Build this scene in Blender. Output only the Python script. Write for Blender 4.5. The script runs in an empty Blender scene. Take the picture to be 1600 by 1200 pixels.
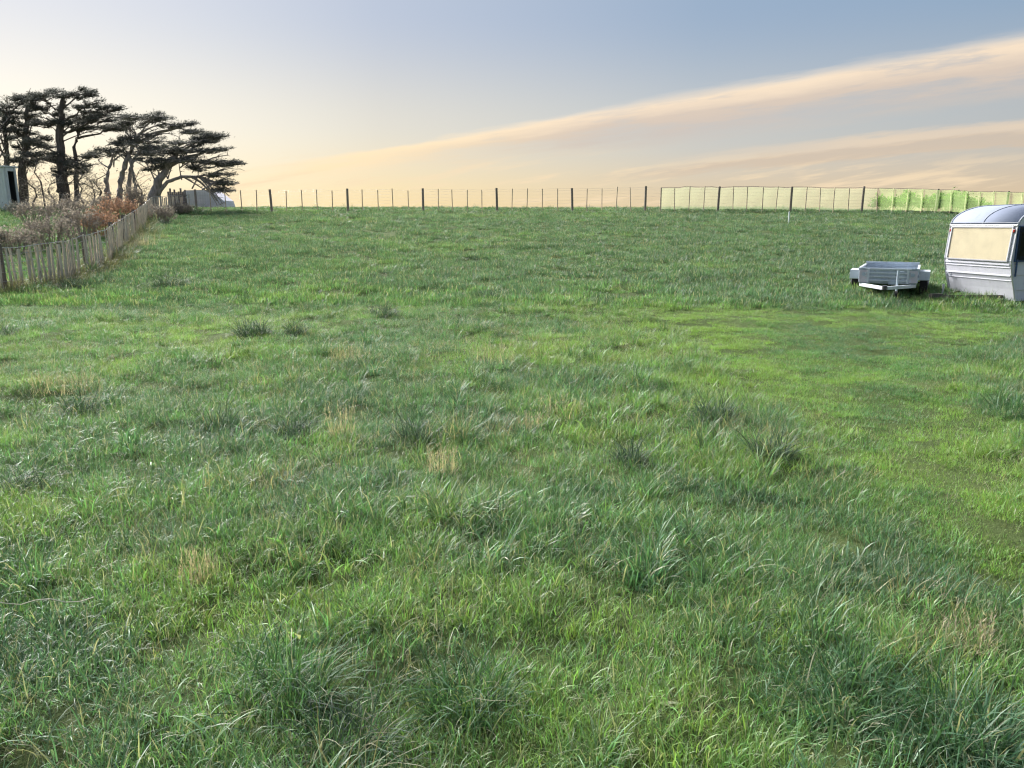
import bpy, math, random
import numpy as np
from mathutils import Vector, Matrix

SC = bpy.context.scene
COL = SC.collection
RNG = np.random.default_rng(7)
random.seed(7)
R = math.radians

# ------------------------------------------------------------------ camera
EYE = 1.70
PITCH = math.atan(250 / 1200)
cam_d = bpy.data.cameras.new('camera')
cam_d.sensor_width = 36.0
cam_d.lens = 27.0
cam_d.clip_start = 0.05
cam_d.clip_end = 6000
cam = bpy.data.objects.new('camera', cam_d)
COL.objects.link(cam)
cam.location = (0, 0, EYE)
cam.rotation_euler = (math.pi / 2 - PITCH, 0, 0)
SC.camera = cam

# ------------------------------------------------------------------ node maths helper
class S:
    """a socket with arithmetic"""
    nt = None
    def __init__(self, s): self.s = s
    @staticmethod
    def op(o, *a, clamp=False):
        n = S.nt.nodes.new('ShaderNodeMath'); n.operation = o; n.use_clamp = clamp
        for i, v in enumerate(a):
            if isinstance(v, S): S.nt.links.new(v.s, n.inputs[i])
            else: n.inputs[i].default_value = v
        return S(n.outputs[0])
    def __add__(a, b): return S.op('ADD', a, b)
    __radd__ = __add__
    def __sub__(a, b): return S.op('SUBTRACT', a, b)
    def __rsub__(a, b): return S.op('SUBTRACT', b, a)
    def __mul__(a, b): return S.op('MULTIPLY', a, b)
    __rmul__ = __mul__
    def __truediv__(a, b): return S.op('DIVIDE', a, b)
    def __rtruediv__(a, b): return S.op('DIVIDE', b, a)

def sstep(lo, hi, v):
    n = S.nt.nodes.new('ShaderNodeMapRange'); n.interpolation_type = 'SMOOTHSTEP'
    for i, q in ((0, v), (1, lo), (2, hi)):
        if isinstance(q, S): S.nt.links.new(q.s, n.inputs[i])
        else: n.inputs[i].default_value = q
    return S(n.outputs[0])

def mixc(f, a, b, mode='MIX'):
    n = S.nt.nodes.new('ShaderNodeMix'); n.data_type = 'RGBA'; n.blend_type = mode
    for i, q in ((0, f), (6, a), (7, b)):
        if isinstance(q, S): S.nt.links.new(q.s, n.inputs[i])
        elif isinstance(q, tuple): n.inputs[i].default_value = (*q[:3], 1)
        else: n.inputs[i].default_value = q
    return S(n.outputs[2])

def ramp(f, stops):
    n = S.nt.nodes.new('ShaderNodeValToRGB')
    S.nt.links.new(f.s, n.inputs[0])
    cr = n.color_ramp
    while len(cr.elements) < len(stops): cr.elements.new(0.5)
    for e, (p, c) in zip(cr.elements, stops):
        e.position = p; e.color = (*c, 1)
    return S(n.outputs[0])

def comb(x, y, z):
    n = S.nt.nodes.new('ShaderNodeCombineXYZ')
    for i, q in enumerate((x, y, z)):
        if isinstance(q, S): S.nt.links.new(q.s, n.inputs[i])
        else: n.inputs[i].default_value = q
    return S(n.outputs[0])

def noise(vec, scale, detail=4, rough=0.55, dist=0.0):
    n = S.nt.nodes.new('ShaderNodeTexNoise')
    if vec is not None: S.nt.links.new(vec.s, n.inputs['Vector'])
    n.inputs['Scale'].default_value = scale
    n.inputs['Detail'].default_value = detail
    n.inputs['Roughness'].default_value = rough
    n.inputs['Distortion'].default_value = dist
    return S(n.outputs[0])

# ------------------------------------------------------------------ sky
SUN_AZ = R(-40)      # left of the view direction (+Y)
SUN_EL = R(36)
world = bpy.data.worlds.new('World')
SC.world = world
world.use_nodes = True
world.cycles.sampling_method = 'MANUAL'
world.cycles.sample_map_resolution = 256
S.nt = world.node_tree
for n in list(S.nt.nodes): S.nt.nodes.remove(n)
wout = S.nt.nodes.new('ShaderNodeOutputWorld')
wbg = S.nt.nodes.new('ShaderNodeBackground')
S.nt.links.new(wbg.outputs[0], wout.inputs[0])
tc = S.nt.nodes.new('ShaderNodeTexCoord')
sep = S.nt.nodes.new('ShaderNodeSeparateXYZ')
S.nt.links.new(tc.outputs['Generated'], sep.inputs[0])
dx, dy, dz = S(sep.outputs[0]), S(sep.outputs[1]), S(sep.outputs[2])
hl = S.op('SQRT', dx * dx + dy * dy + 1e-5)
az = (dx * math.sin(SUN_AZ) + dy * math.cos(SUN_AZ)) / hl       # 1 towards the sun, -1 away
az01 = az * 0.5 + 0.5
# three belts of sky, each running from the anti-solar side (0) to the solar side (1)
low = ramp(az01, [(0.0, (.44, .37, .36)), (0.60, (.72, .55, .37)), (0.80, (.76, .60, .40)), (0.93, (.95, .75, .42)), (1.0, (1.0, .86, .58))])
mid = ramp(az01, [(0.0, (.36, .38, .43)), (0.60, (.46, .48, .49)), (0.80, (.55, .56, .55)), (0.93, (.74, .69, .59)), (1.0, (.98, .91, .76))])
high = ramp(az01, [(0.0, (.28, .36, .48)), (0.60, (.25, .37, .52)), (0.80, (.31, .41, .55)), (0.93, (.46, .52, .64)), (1.0, (.64, .67, .74))])
sky = mixc(sstep(0.015, 0.12, dz), low, mid)
sky = mixc(sstep(0.09, 0.25, dz), sky, high)
sky = mixc(sstep(0.28, 0.80, dz), sky, (.34, .43, .56))
nish = S.nt.nodes.new('ShaderNodeTexSky')
nish.sky_type = 'NISHITA'
nish.sun_disc = False
nish.sun_elevation = SUN_EL
nish.sun_rotation = SUN_AZ
nish.dust_density = 2.0
nmul = S.nt.nodes.new('ShaderNodeVectorMath'); nmul.operation = 'SCALE'
S.nt.links.new(nish.outputs[0], nmul.inputs[0]); nmul.inputs[3].default_value = 0.09
sky = mixc(0.15, sky, S(nmul.outputs[0]))
# streaks of cloud, straight lines over the landscape ahead
ys = S.op('MAXIMUM', dy, 0.05)
u = dx / ys
v = dz / ys
front = sstep(0.25, 0.6, dy)
cvec = comb(u * 2.6 + v * 3.0, (v - u * 0.13) * 26.0, 0.3)
n1 = noise(cvec, 1.6, 5, 0.62)
n2 = noise(comb(u * 5.0, (v - u * 0.15) * 48.0, 2.7), 1.3, 4, 0.62)
wob = (n1 - 0.5) * 0.026 + (n2 - 0.5) * 0.012
vb = v + wob
up_e = 0.134 + 0.168 * (u - 0.079)
lo_e = 0.080 + 0.097 * (u - 0.080)
b = (vb - lo_e) / S.op('MAXIMUM', up_e - lo_e, 0.012)
dens = sstep(1.10, 0.84, b) * sstep(-0.05, 0.72, b) * sstep(-0.42, -0.18, u) * front
dens = dens * (0.45 + 0.75 * sstep(0.30, 0.62, n1) * (0.55 + 0.9 * n2))
dens = S.op('MINIMUM', dens, 0.92)
ccol = ramp(b, [(0.0, (.64, .54, .44)), (0.36, (.60, .52, .46)), (0.64, (.68, .56, .46)), (0.88, (.92, .74, .55)), (1.0, (.90, .76, .60))])
ccol = mixc(sstep(0.14, -0.24, u) * 0.9, ccol, (1.0, .79, .50))
sky = mixc(dens, sky, ccol)
# second, thinner streak below it
b2c = 0.062 + 0.0934 * (u - 0.161)
d2 = sstep(0.011, 0.002, S.op('ABSOLUTE', vb - b2c)) * sstep(0.05, 0.35, u) * front * (0.25 + 1.1 * n2)
sky = mixc(S.op('MINIMUM', d2, 0.6), sky, (.64, .50, .37))
d3 = sstep(0.010, 0.002, S.op('ABSOLUTE', vb - b2c - 0.012)) * sstep(0.15, 0.5, u) * front * (0.3 + 0.6 * n1)
sky = mixc(S.op('MINIMUM', d3, 0.7), sky, (.86, .66, .46))
# loose bright wisps near the horizon
d4 = sstep(0.48, 0.68, n2) * sstep(0.10, 0.05, v) * sstep(0.0, 0.03, v) * front * 0.75
sky = mixc(d4, sky, (.90, .71, .48))
S.nt.links.new(sky.s, wbg.inputs[0])
wbg.inputs[1].default_value = 0.425

sun_d = bpy.data.lights.new('sun', 'SUN')
sun_d.energy = 5.0
sun_d.angle = R(34)
sun_d.color = (1.0, 0.97, 0.93)
sun = bpy.data.objects.new('sun', sun_d)
COL.objects.link(sun)
sdir = Vector((math.sin(SUN_AZ) * math.cos(SUN_EL), math.cos(SUN_AZ) * math.cos(SUN_EL), math.sin(SUN_EL)))
sun.rotation_euler = sdir.to_track_quat('Z', 'Y').to_euler()
sun.location = (-30, 30, 30)

SC.view_settings.view_transform = 'Standard'
SC.view_settings.look = 'None'
SC.view_settings.gamma = 1.0
SC.view_settings.exposure = 1.35
SC.render.engine = 'CYCLES'
SC.cycles.max_bounces = 4
SC.cycles.diffuse_bounces = 2
SC.cycles.glossy_bounces = 2
SC.cycles.transmission_bounces = 3
SC.cycles.use_adaptive_sampling = True
SC.cycles.adaptive_threshold = 0.05
SC.cycles.transparent_max_bounces = 16
SC.cycles.use_denoising = True
SC.cycles.filter_width = 1.2

# ------------------------------------------------------------------ numpy value noise and the lie of the land
_tab = np.random.default_rng(11).random((256, 256))
def vnoise(x, y):
    xi = np.floor(x).astype(int); yi = np.floor(y).astype(int)
    fx = x - xi; fy = y - yi
    fx = fx * fx * (3 - 2 * fx); fy = fy * fy * (3 - 2 * fy)
    g = lambda a, c: _tab[a & 255, c & 255]
    return (g(xi, yi) * (1 - fx) + g(xi + 1, yi) * fx) * (1 - fy) + (g(xi, yi + 1) * (1 - fx) + g(xi + 1, yi + 1) * fx) * fy
def fbm(x, y, sc, oct=3):
    x = np.asarray(x, float); y = np.asarray(y, float)
    t = 0; a = 1; w = 0
    for i in range(oct):
        t = t + a * vnoise(x * sc * 2 ** i + 17.3 * i, y * sc * 2 ** i + 5.1 * i); w += a; a *= 0.5
    return t / w
def softplus(v, k):
    return k * np.logaddexp(0, v / k)
def H(x, y):
    x = np.asarray(x, float); y = np.asarray(y, float)
    yy = y - softplus(y - 46.5, 1.5)                       # levels off behind the crest
    z = 0.083 * softplus(yy - 14.6, 1.6)
    near = np.clip((60 - np.hypot(x, y)) / 20, 0, 1)
    z = z + near * (0.10 * (fbm(x, y, 0.55, 3) - 0.5) + 0.11 * (vnoise(x * 2.1 + 3, y * 2.1) - 0.5) + 0.16 * (fbm(x, y, 0.13, 2) - 0.5) * np.clip((np.hypot(x, y) - 2) / 8, 0, 1))
    z = z - 0.028 * softplus(x - 17, 1.5) * np.clip((y - 14) / 30, 0, 1)
    return z
def hz(x, y): return float(H(x, y))
def hsm(x, y):
    """the ground averaged over a few metres, which a strained fence follows"""
    a = np.linspace(0, 2 * np.pi, 12, endpoint=False)
    return float(np.mean(H(x + 1.6 * np.cos(a), y + 1.6 * np.sin(a))))

cP, sP = math.cos(PITCH), math.sin(PITCH)
def ray(px, py):
    a = (px - 800) / 1200; c = (600 - py) / 1200
    return np.array([a, cP + c * sP, -sP + c * cP])
def at(px, py, Y):
    """the point at distance Y (m, along +Y) seen at this place of the photograph"""
    d = ray(px, py)
    return Vector(d * (Y / d[1])) + Vector((0, 0, EYE))
def on_ground(px, py):
    d = ray(px, py)
    t = np.linspace(1.0, 70, 14000)
    P = d[None, :] * t[:, None]
    below = (P[:, 2] + EYE) < H(P[:, 0], P[:, 1])
    i = int(np.argmax(below)) if below.any() else len(t) - 1
    x, y = P[i, 0], P[i, 1]
    return Vector((x, y, hz(x, y)))

# ------------------------------------------------------------------ mesh builder
class MB:
    def __init__(self): self.v = []; self.f = []; self.m = []
    def add(self, vs, fs, mi=0):
        o = len(self.v)
        self.v.extend([tuple(p) for p in vs]); self.f.extend([tuple(i + o for i in f) for f in fs]); self.m.extend([mi] * len(fs))
    def box(self, c, s, rot=None, mi=0):
        hx, hy, hz_ = s[0] / 2, s[1] / 2, s[2] / 2
        vs = [Vector((sx * hx, sy * hy, sz * hz_)) for sz in (-1, 1) for sy in (-1, 1) for sx in (-1, 1)]
        if rot is not None: vs = [rot @ p for p in vs]
        c = Vector(c); vs = [p + c for p in vs]
        self.add(vs, [(0, 2, 3, 1), (4, 5, 7, 6), (0, 1, 5, 4), (2, 6, 7, 3), (0, 4, 6, 2), (1, 3, 7, 5)], mi)
    def beam(self, p, q, w, h, mi=0):
        p, q = Vector(p), Vector(q); d = q - p
        rot = d.to_track_quat('X', 'Z').to_matrix()
        self.box((p + q) / 2, (d.length, w, h), rot, mi)
    def tube(self, pts, rad, n=6, mi=0, caps=True):
        pts = [Vector(p) for p in pts]
        if not isinstance(rad, (list, tuple)): rad = [rad] * len(pts)
        o = len(self.v); up = Vector((0.13, 0.21, 0.97))
        for i, p in enumerate(pts):
            t = (pts[min(i + 1, len(pts) - 1)] - pts[max(i - 1, 0)])
            if t.length < 1e-9: t = Vector((0, 0, 1))
            t.normalize()
            a = t.cross(up if abs(t.dot(up)) < 0.95 else Vector((1, 0, 0))).normalized(); c = t.cross(a)
            for k in range(n):
                an = 2 * math.pi * k / n
                self.v.append(tuple(p + (a * math.cos(an) + c * math.sin(an)) * rad[i]))
        for i in range(len(pts) - 1):
            for k in range(n):
                self.f.append((o + i * n + k, o + i * n + (k + 1) % n, o + (i + 1) * n + (k + 1) % n, o + (i + 1) * n + k)); self.m.append(mi)
        if caps and n > 2:
            self.f.append(tuple(o + k for k in reversed(range(n)))); self.m.append(mi)
            self.f.append(tuple(o + (len(pts) - 1) * n + k for k in range(n))); self.m.append(mi)
    def build(self, name, mats, parent=None, smooth=False, bevel=0.0):
        me = bpy.data.meshes.new(name)
        me.from_pydata(self.v, [], self.f)
        if not isinstance(mats, (list, tuple)): mats = [mats]
        for m in mats: me.materials.append(m)
        me.polygons.foreach_set('material_index', self.m)
        if smooth: me.polygons.foreach_set('use_smooth', [True] * len(self.f))
        me.update()
        o = bpy.data.objects.new(name, me); COL.objects.link(o)
        if parent is not None: o.parent = parent
        if bevel:
            bm = o.modifiers.new('bevel', 'BEVEL'); bm.width = bevel; bm.segments = 2; bm.limit_method = 'ANGLE'
        return o

def np_mesh(name, verts, faces, attrs=None, mats=()):
    """verts (n,3), faces (m,k) arrays, attrs {name: per-vertex float}"""
    me = bpy.data.meshes.new(name)
    k = faces.shape[1]
    me.vertices.add(len(verts)); me.vertices.foreach_set('co', np.ascontiguousarray(verts, np.float32).ravel())
    me.loops.add(faces.size); me.loops.foreach_set('vertex_index', np.ascontiguousarray(faces, np.int32).ravel())
    me.polygons.add(len(faces)); me.polygons.foreach_set('loop_start', np.arange(0, faces.size, k, dtype=np.int32))
    me.polygons.foreach_set('loop_total', np.full(len(faces), k, np.int32))
    for a, val in (attrs or {}).items():
        at_ = me.attributes.new(a, 'FLOAT', 'POINT'); at_.data.foreach_set('value', np.ascontiguousarray(val, np.float32))
    for m in mats: me.materials.append(m)
    me.update(calc_edges=True); me.validate()
    return me

def tag(o, label=None, cat=None, group=None, kind=None):
    if label: o['label'] = label
    if cat: o['category'] = cat
    if group: o['group'] = group
    if kind: o['kind'] = kind
    return o
def empty(name, loc, rz=0.0):
    o = bpy.data.objects.new(name, None); COL.objects.link(o)
    o.location = loc; o.rotation_euler = (0, 0, rz); o.empty_display_size = 0.2
    return o

# ------------------------------------------------------------------ materials
def new_mat(name):
    m = bpy.data.materials.new(name); m.use_nodes = True
    nt = m.node_tree; S.nt = nt
    bs = nt.nodes['Principled BSDF']
    return m, nt, bs
def objpos(scale=1.0):
    t = S.nt.nodes.new('ShaderNodeTexCoord'); return S(t.outputs['Object'])
def geopos():
    t = S.nt.nodes.new('ShaderNodeNewGeometry'); return S(t.outputs['Position'])
def simple(name, col, rough=0.6, var=0.25, scale=6.0, metal=0.0, bump=0.0, bscale=30, stretch=None, dirt=None, spec=0.5):
    m, nt, bs = new_mat(name)
    p = objpos()
    if stretch:
        mp = nt.nodes.new('ShaderNodeMapping'); mp.inputs['Scale'].default_value = stretch
        nt.links.new(p.s, mp.inputs[0]); p = S(mp.outputs[0])
    f = noise(p, scale, 5, 0.6)
    c = mixc(sstep(0.3, 0.7, f), tuple(x * (1 - var) for x in col), tuple(min(1, x * (1 + var)) for x in col))
    oi = nt.nodes.new('ShaderNodeObjectInfo')
    hs = nt.nodes.new('ShaderNodeHueSaturation'); nt.links.new(c.s, hs.inputs['Color'])
    val = S(oi.outputs['Random']) * 0.3 + 0.85
    if var > 0.12: nt.links.new(val.s, hs.inputs['Value'])
    c = S(hs.outputs[0])
    if dirt:
        g = noise(p, scale * 2.3, 6, 0.7)
        c = mixc(sstep(0.56, 0.74, g) * dirt[1], c, dirt[0])
    nt.links.new(c.s, bs.inputs['Base Color'])
    bs.inputs['Roughness'].default_value = rough
    bs.inputs['Metallic'].default_value = metal
    bs.inputs['Specular IOR Level'].default_value = spec
    if bump:
        bp = nt.nodes.new('ShaderNodeBump'); bp.inputs['Strength'].default_value = bump; bp.inputs['Distance'].default_value = 0.01
        nt.links.new(noise(p, bscale, 5, 0.6).s, bp.inputs['Height']); nt.links.new(bp.outputs[0], bs.inputs['Normal'])
    return m

def leafy(name, c0, c1, trans=0.35, rough=0.55, attr='br'):
    m, nt, bs = new_mat(name)
    a = nt.nodes.new('ShaderNodeAttribute'); a.attribute_name = attr
    c = mixc(S(a.outputs['Fac']), c0, c1)
    nt.links.new(c.s, bs.inputs['Base Color']); bs.inputs['Roughness'].default_value = rough
    bs.inputs['Specular IOR Level'].default_value = 0.3
    tr = nt.nodes.new('ShaderNodeBsdfTranslucent'); nt.links.new(c.s, tr.inputs[0])
    mx = nt.nodes.new('ShaderNodeMixShader'); mx.inputs[0].default_value = trans
    nt.links.new(bs.outputs[0], mx.inputs[1]); nt.links.new(tr.outputs[0], mx.inputs[2])
    nt.links.new(mx.outputs[0], nt.nodes['Material Output'].inputs[0])
    return m

# grass blades: hue given by each clump (instance attribute), varied from blade to blade
def grass_mat(name, instanced=True, base=(0.08, 0.15, 0.03)):
    m, nt, bs = new_mat(name)
    if instanced:
        a = nt.nodes.new('ShaderNodeAttribute'); a.attribute_type = 'INSTANCER'; a.attribute_name = 'gcol'
        c = S(a.outputs['Color'])
    else:
        c = mixc(0.0, base, base)
    br = nt.nodes.new('ShaderNodeAttribute'); br.attribute_name = 'br'
    rnd = S(br.outputs['Fac'])
    tt = nt.nodes.new('ShaderNodeAttribute'); tt.attribute_name = 'tt'
    t = S(tt.outputs['Fac'])
    hs = nt.nodes.new('ShaderNodeHueSaturation'); nt.links.new(c.s, hs.inputs['Color'])
    nt.links.new((0.465 + rnd * 0.06).s, hs.inputs['Hue'])
    nt.links.new((0.54 + rnd * 0.98).s, hs.inputs['Value'])
    c = S(hs.outputs[0])
    dead = sstep(0.86, 0.89, rnd)                                      # a few blades have gone to straw
    c = mixc(dead * 0.8, c, (.36, .33, .23))
    c = mixc(sstep(0.80, 1.0, t) * sstep(0.55, 0.75, rnd) * 0.5, c, (.33, .31, .18))    # withered tips
    nt.links.new(c.s, bs.inputs['Base Color'])
    bs.inputs['Roughness'].default_value = 0.44 if instanced else 0.5
    bs.inputs['Specular IOR Level'].default_value = 0.5 if instanced else 0.28
    tr = nt.nodes.new('ShaderNodeBsdfTranslucent')
    tc_ = mixc(1.0, c, (1.15, 1.2, 0.7), 'MULTIPLY')
    nt.links.new(tc_.s, tr.inputs[0])
    mx = nt.nodes.new('ShaderNodeMixShader'); mx.inputs[0].default_value = 0.42
    nt.links.new(bs.outputs[0], mx.inputs[1]); nt.links.new(tr.outputs[0], mx.inputs[2])
    nt.links.new(mx.outputs[0], nt.nodes['Material Output'].inputs[0])
    return m

M = {}
M['grass'] = grass_mat('grass_blades')
M['tussock'] = grass_mat('tussock_blades', False, (0.050, 0.088, 0.062))
M['tussock_lush'] = grass_mat('lush_blades', False, (0.055, 0.13, 0.060))
M['straw'] = grass_mat('dry_stalks', False, (0.44, 0.39, 0.30))
M['stalk'] = simple('pale_straw', (.55, .50, .38), .7, .1, 6)
M['batten'] = simple('weathered_batten', (.54, .47, .38), .85, .3, 3, bump=.5, stretch=(14, 14, 1.5), dirt=((.12, .12, .10), .6))
M['post'] = simple('old_round_post', (.17, .14, .12), .9, .3, 4, bump=.6, stretch=(12, 12, 1.2))
M['crest_post'] = simple('treated_post', (.27, .22, .19), .9, .25, 4, bump=.5, stretch=(12, 12, 1.2))
M['crest_batten'] = simple('treated_batten', (.58, .45, .33), .85, .25, 4, stretch=(10, 10, 1.2))
M['wire'] = simple('galvanised_wire', (.45, .44, .42), .45, .1, 10, metal=.7)
M['bark'] = simple('cypress_bark', (.125, .10, .088), .95, .35, 2.0, bump=.9, bscale=8, stretch=(6, 6, 1.0))
M['lit_bark'] = simple('cypress_bark_lit', (.30, .26, .24), .9, .35, 2.0, bump=.8, bscale=8, stretch=(6, 6, 1.0))  # paler copy of the bark, light on the trunks put into its colour
M['twig'] = simple('bare_twigs', (.31, .26, .22), .95, .3, 5)
M['russet_lit_twig'] = simple('orange_lit_twigs', (.36, .23, .15), .9, .3, 5)  # orange light on the bushes is mixed into this twig colour
M['cypress'] = leafy('cypress_sprays', (.055, .060, .054), (.13, .132, .112), .35, .7)
M['pale_leaf'] = leafy('pale_leaves', (.09, .11, .08), (.30, .30, .26), .35, .6)
M['green_leaf'] = leafy('green_leaves', (.07, .17, .02), (.22, .42, .06), .55, .5)
M['russet_lit_leaf'] = leafy('orange_lit_leaves', (.30, .16, .09), (.48, .31, .20), .4, .7)  # russet leaves with the orange light on them put into the colour
M['brown_leaf'] = leafy('brown_leaves', (.22, .19, .15), (.40, .35, .28), .35, .8)
M['white_board'] = simple('chalky_white_paint', (.62, .66, .66), .7, .08, 2, bump=.15, dirt=((.40, .42, .40), .5))
M['dark_inside'] = simple('dark_shed_inside', (.05, .055, .06), .9, .2, 3)  # near-black tone for the walls and floor inside the shed
M['grey_iron'] = simple('weathered_iron', (.74, .71, .76), .7, .08, 2, metal=.0, dirt=((.25, .22, .20), .4))
M['grey_board'] = simple('grey_palings', (.22, .19, .20), .9, .25, 3, stretch=(8, 8, 1))

# ------------------------------------------------------------------ the ground
def axis_pts(lo, hi, fine_lo, fine_hi, n_fine, n_out):
    a = np.linspace(fine_lo, fine_hi, n_fine)
    k = np.linspace(0, 1, n_out + 1)[1:] ** 2.6
    return np.concatenate([(fine_lo + (lo - fine_lo) * k)[::-1], a, fine_hi + (hi - fine_hi) * k])
gx = axis_pts(-1500, 1500, -36, 36, 200, 24)
gy = axis_pts(-300, 2500, -6, 60, 190, 24)
GX, GY = np.meshgrid(gx, gy)
gv = np.stack([GX.ravel(), GY.ravel(), H(GX, GY).ravel()], 1)
nx_, ny_ = len(gx), len(gy)
ii = (np.arange(ny_ - 1)[:, None] * nx_ + np.arange(nx_ - 1)[None, :]).ravel()
gf = np.stack([ii, ii + 1, ii + 1 + nx_, ii + nx_], 1)
m, nt, bs = new_mat('paddock_ground')
p = geopos()
c = mixc(sstep(.35, .65, noise(p, .6, 5)), (.055, .078, .028), (.080, .112, .036))
c = mixc(sstep(.45, .75, noise(p, 3.2, 6, .65)), c, (.085, .11, .04))
c = mixc(sstep(.60, .78, noise(p, 9.0, 6, .65)) * .7, c, (.12, .10, .06))
nt.links.new(c.s, bs.inputs['Base Color']); bs.inputs['Roughness'].default_value = .95
bs.inputs['Specular IOR Level'].default_value = .1
bp = nt.nodes.new('ShaderNodeBump'); bp.inputs['Distance'].default_value = .06; bp.inputs['Strength'].default_value = .8
nt.links.new(noise(p, 22, 6, .7).s, bp.inputs['Height']); nt.links.new(bp.outputs[0], bs.inputs['Normal'])
gme = np_mesh('ground', gv, gf, None, [m])
gme.polygons.foreach_set('use_smooth', [True] * len(gme.polygons))
ground = bpy.data.objects.new('ground', gme); COL.objects.link(ground)
tag(ground, 'uneven grassy paddock rising to a low crest', 'ground', kind='structure')

# ------------------------------------------------------------------ grass blades
def blades(rng, n, radius, len_lo, len_hi, width, lean_lo, lean_hi, bend_lo, bend_hi, seg=4, pos=None, outward=0.6, twist=0.6):
    """n tapering arching strips; returns verts, quads, br, tt"""
    if pos is None:
        r = radius * np.sqrt(rng.random(n)); th = rng.random(n) * 2 * np.pi
        pos = np.stack([r * np.cos(th), r * np.sin(th), np.zeros(n)], 1)
    else:
        th = np.arctan2(pos[:, 1], pos[:, 0])
    a = th * 0 + rng.random(n) * 2 * np.pi
    use_out = rng.random(n) < outward
    a = np.where(use_out, th + rng.normal(0, 0.5, n), a)
    L = len_lo + (len_hi - len_lo) * rng.random(n) ** 1.3
    lean = lean_lo + (lean_hi - lean_lo) * rng.random(n)
    bend = bend_lo + (bend_hi - bend_lo) * rng.random(n) ** 1.5
    w = width * (0.6 + 0.8 * rng.random(n))
    ts = np.linspace(0, 1, seg + 1)
    d = np.stack([np.cos(a), np.sin(a), np.zeros(n)], 1)
    tw = a + np.pi / 2 + rng.normal(0, twist, n)
    side = np.stack([np.cos(tw), np.sin(tw), rng.normal(0, .15, n)], 1)
    P = pos.copy(); V = []; TT = []
    wig = rng.normal(0, .12, (n, seg + 1))
    for k, t in enumerate(ts):
        wk = w * max(0.10, (1 - t) ** 0.7) * (0.75 if k == 0 else 1.0)
        V.append(P - side * (wk / 2)[:, None]); V.append(P + side * (wk / 2)[:, None])
        TT += [t, t]
        th_ = lean + bend * (t ** 1.4) + wig[:, k]
        P = P + (d * np.sin(th_)[:, None] + np.array([0, 0, 1.0]) * np.cos(th_)[:, None]) * (L / seg)[:, None]
    V = np.stack(V, 1)                                   # n, 2(seg+1), 3
    m_ = 2 * (seg + 1)
    base = (np.arange(n) * m_)[:, None]
    q = np.array([[2 * k, 2 * k + 1, 2 * k + 3, 2 * k + 2] for k in range(seg)])
    F = (base[:, :, None] + q[None]).reshape(-1, 4)
    br = np.repeat(rng.random(n), m_)
    return V.reshape(-1, 3), F, br, np.tile(np.array(TT), n)

def join(parts):
    Vs, Fs, B, T = [], [], [], []; o = 0
    for v_, f_, b_, t_ in parts:
        Vs.append(v_); Fs.append(f_ + o); B.append(b_); T.append(t_); o += len(v_)
    return np.concatenate(Vs), np.concatenate(Fs), np.concatenate(B), np.concatenate(T)

def seed_stalks(rng, n, radius, h_lo, h_hi, head=0.10, w=0.003):
    v_, f_, b_, t_ = blades(rng, n, radius, h_lo, h_hi, w, .02, .22, .05, .5, 4, outward=.7)
    parts = [(v_, f_, b_ * .85, t_ * .5)]
    tips = v_.reshape(n, -1, 3)[:, -1, :]
    for k in range(n):
        hp = np.repeat(tips[k][None], 10, 0) - np.array([0, 0, 1]) * rng.random((10, 1)) * head
        q = blades(rng, 10, 0, .012, .035, .006, .2, .8, 0, .4, 1, pos=hp, outward=0)
        parts.append((q[0], q[1], q[2] * .85, q[3] * .4))
    return join(parts)

protos = bpy.data.collections.new('grass_clump_kinds')
prng = np.random.default_rng(3)
kinds = []
def proto(parts):
    v_, f_, b_, t_ = join(parts)
    me = np_mesh('clump', v_, f_, {'br': b_, 'tt': t_}, [M['grass']])
    o = bpy.data.objects.new('clump_%02d' % len(kinds), me); protos.objects.link(o); kinds.append(o)
def clustered(rng, n, R_, nc, cr):
    """n base points gathered round nc centres inside a disc"""
    r = R_ * np.sqrt(rng.random(nc)); th = rng.random(nc) * 2 * np.pi
    k = rng.integers(0, nc, n)
    return np.stack([r[k] * np.cos(th[k]) + rng.normal(0, cr, n), r[k] * np.sin(th[k]) + rng.normal(0, cr, n), np.zeros(n)], 1)
for k in range(5):      # 0-4 fresh pasture patches, mixed heights
    proto([blades(prng, 190, .25, .03, .12, .0054, .0, 1.0, .2, 2.0, 4, pos=clustered(prng, 190, .25, 22, .035), outward=.2),
           blades(prng, 50, .25, .08, .18, .0058, .0, .8, .4, 2.6, 5, pos=clustered(prng, 50, .25, 7, .03), outward=.2)])
for k in range(4):      # 5-8 lush arching clumps
    proto([blades(prng, 46, .08, .09, .25, .0068, .05, .9, .7, 2.8, 6, outward=.5),
           blades(prng, 26, .10, .06, .14, .0060, .1, .8, .2, 1.2, 4, outward=.5)])
for k in range(3):      # 9-11 short turf patches
    proto([blades(prng, 260, .26, .02, .075, .0055, .0, .7, .1, 1.2, 3, pos=clustered(prng, 260, .26, 40, .04), outward=.2)])
for k in range(2):      # 12-13 dry thatch
    proto([blades(prng, 30, .10, .07, .22, .0045, .1, 1.0, .2, 1.6, 4, outward=.5)])
for k in range(2):      # 14-15 seed stalks
    proto([seed_stalks(prng, 4, .08, .20, .36, .07)])
for k in range(3):      # 16-18 wide mats for the distance
    proto([blades(prng, 170, .45, .05, .18, .017, .0, .7, .2, 1.4, 3, pos=clustered(prng, 170, .45, 16, .06), outward=.25)])
for k in range(2):      # 19-20 flat broad blades bent over, coloured pale as painted highlights
    proto([blades(prng, 8, .08, .12, .26, .0095, .2, .7, 1.2, 2.6, 6, outward=.3)])

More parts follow.
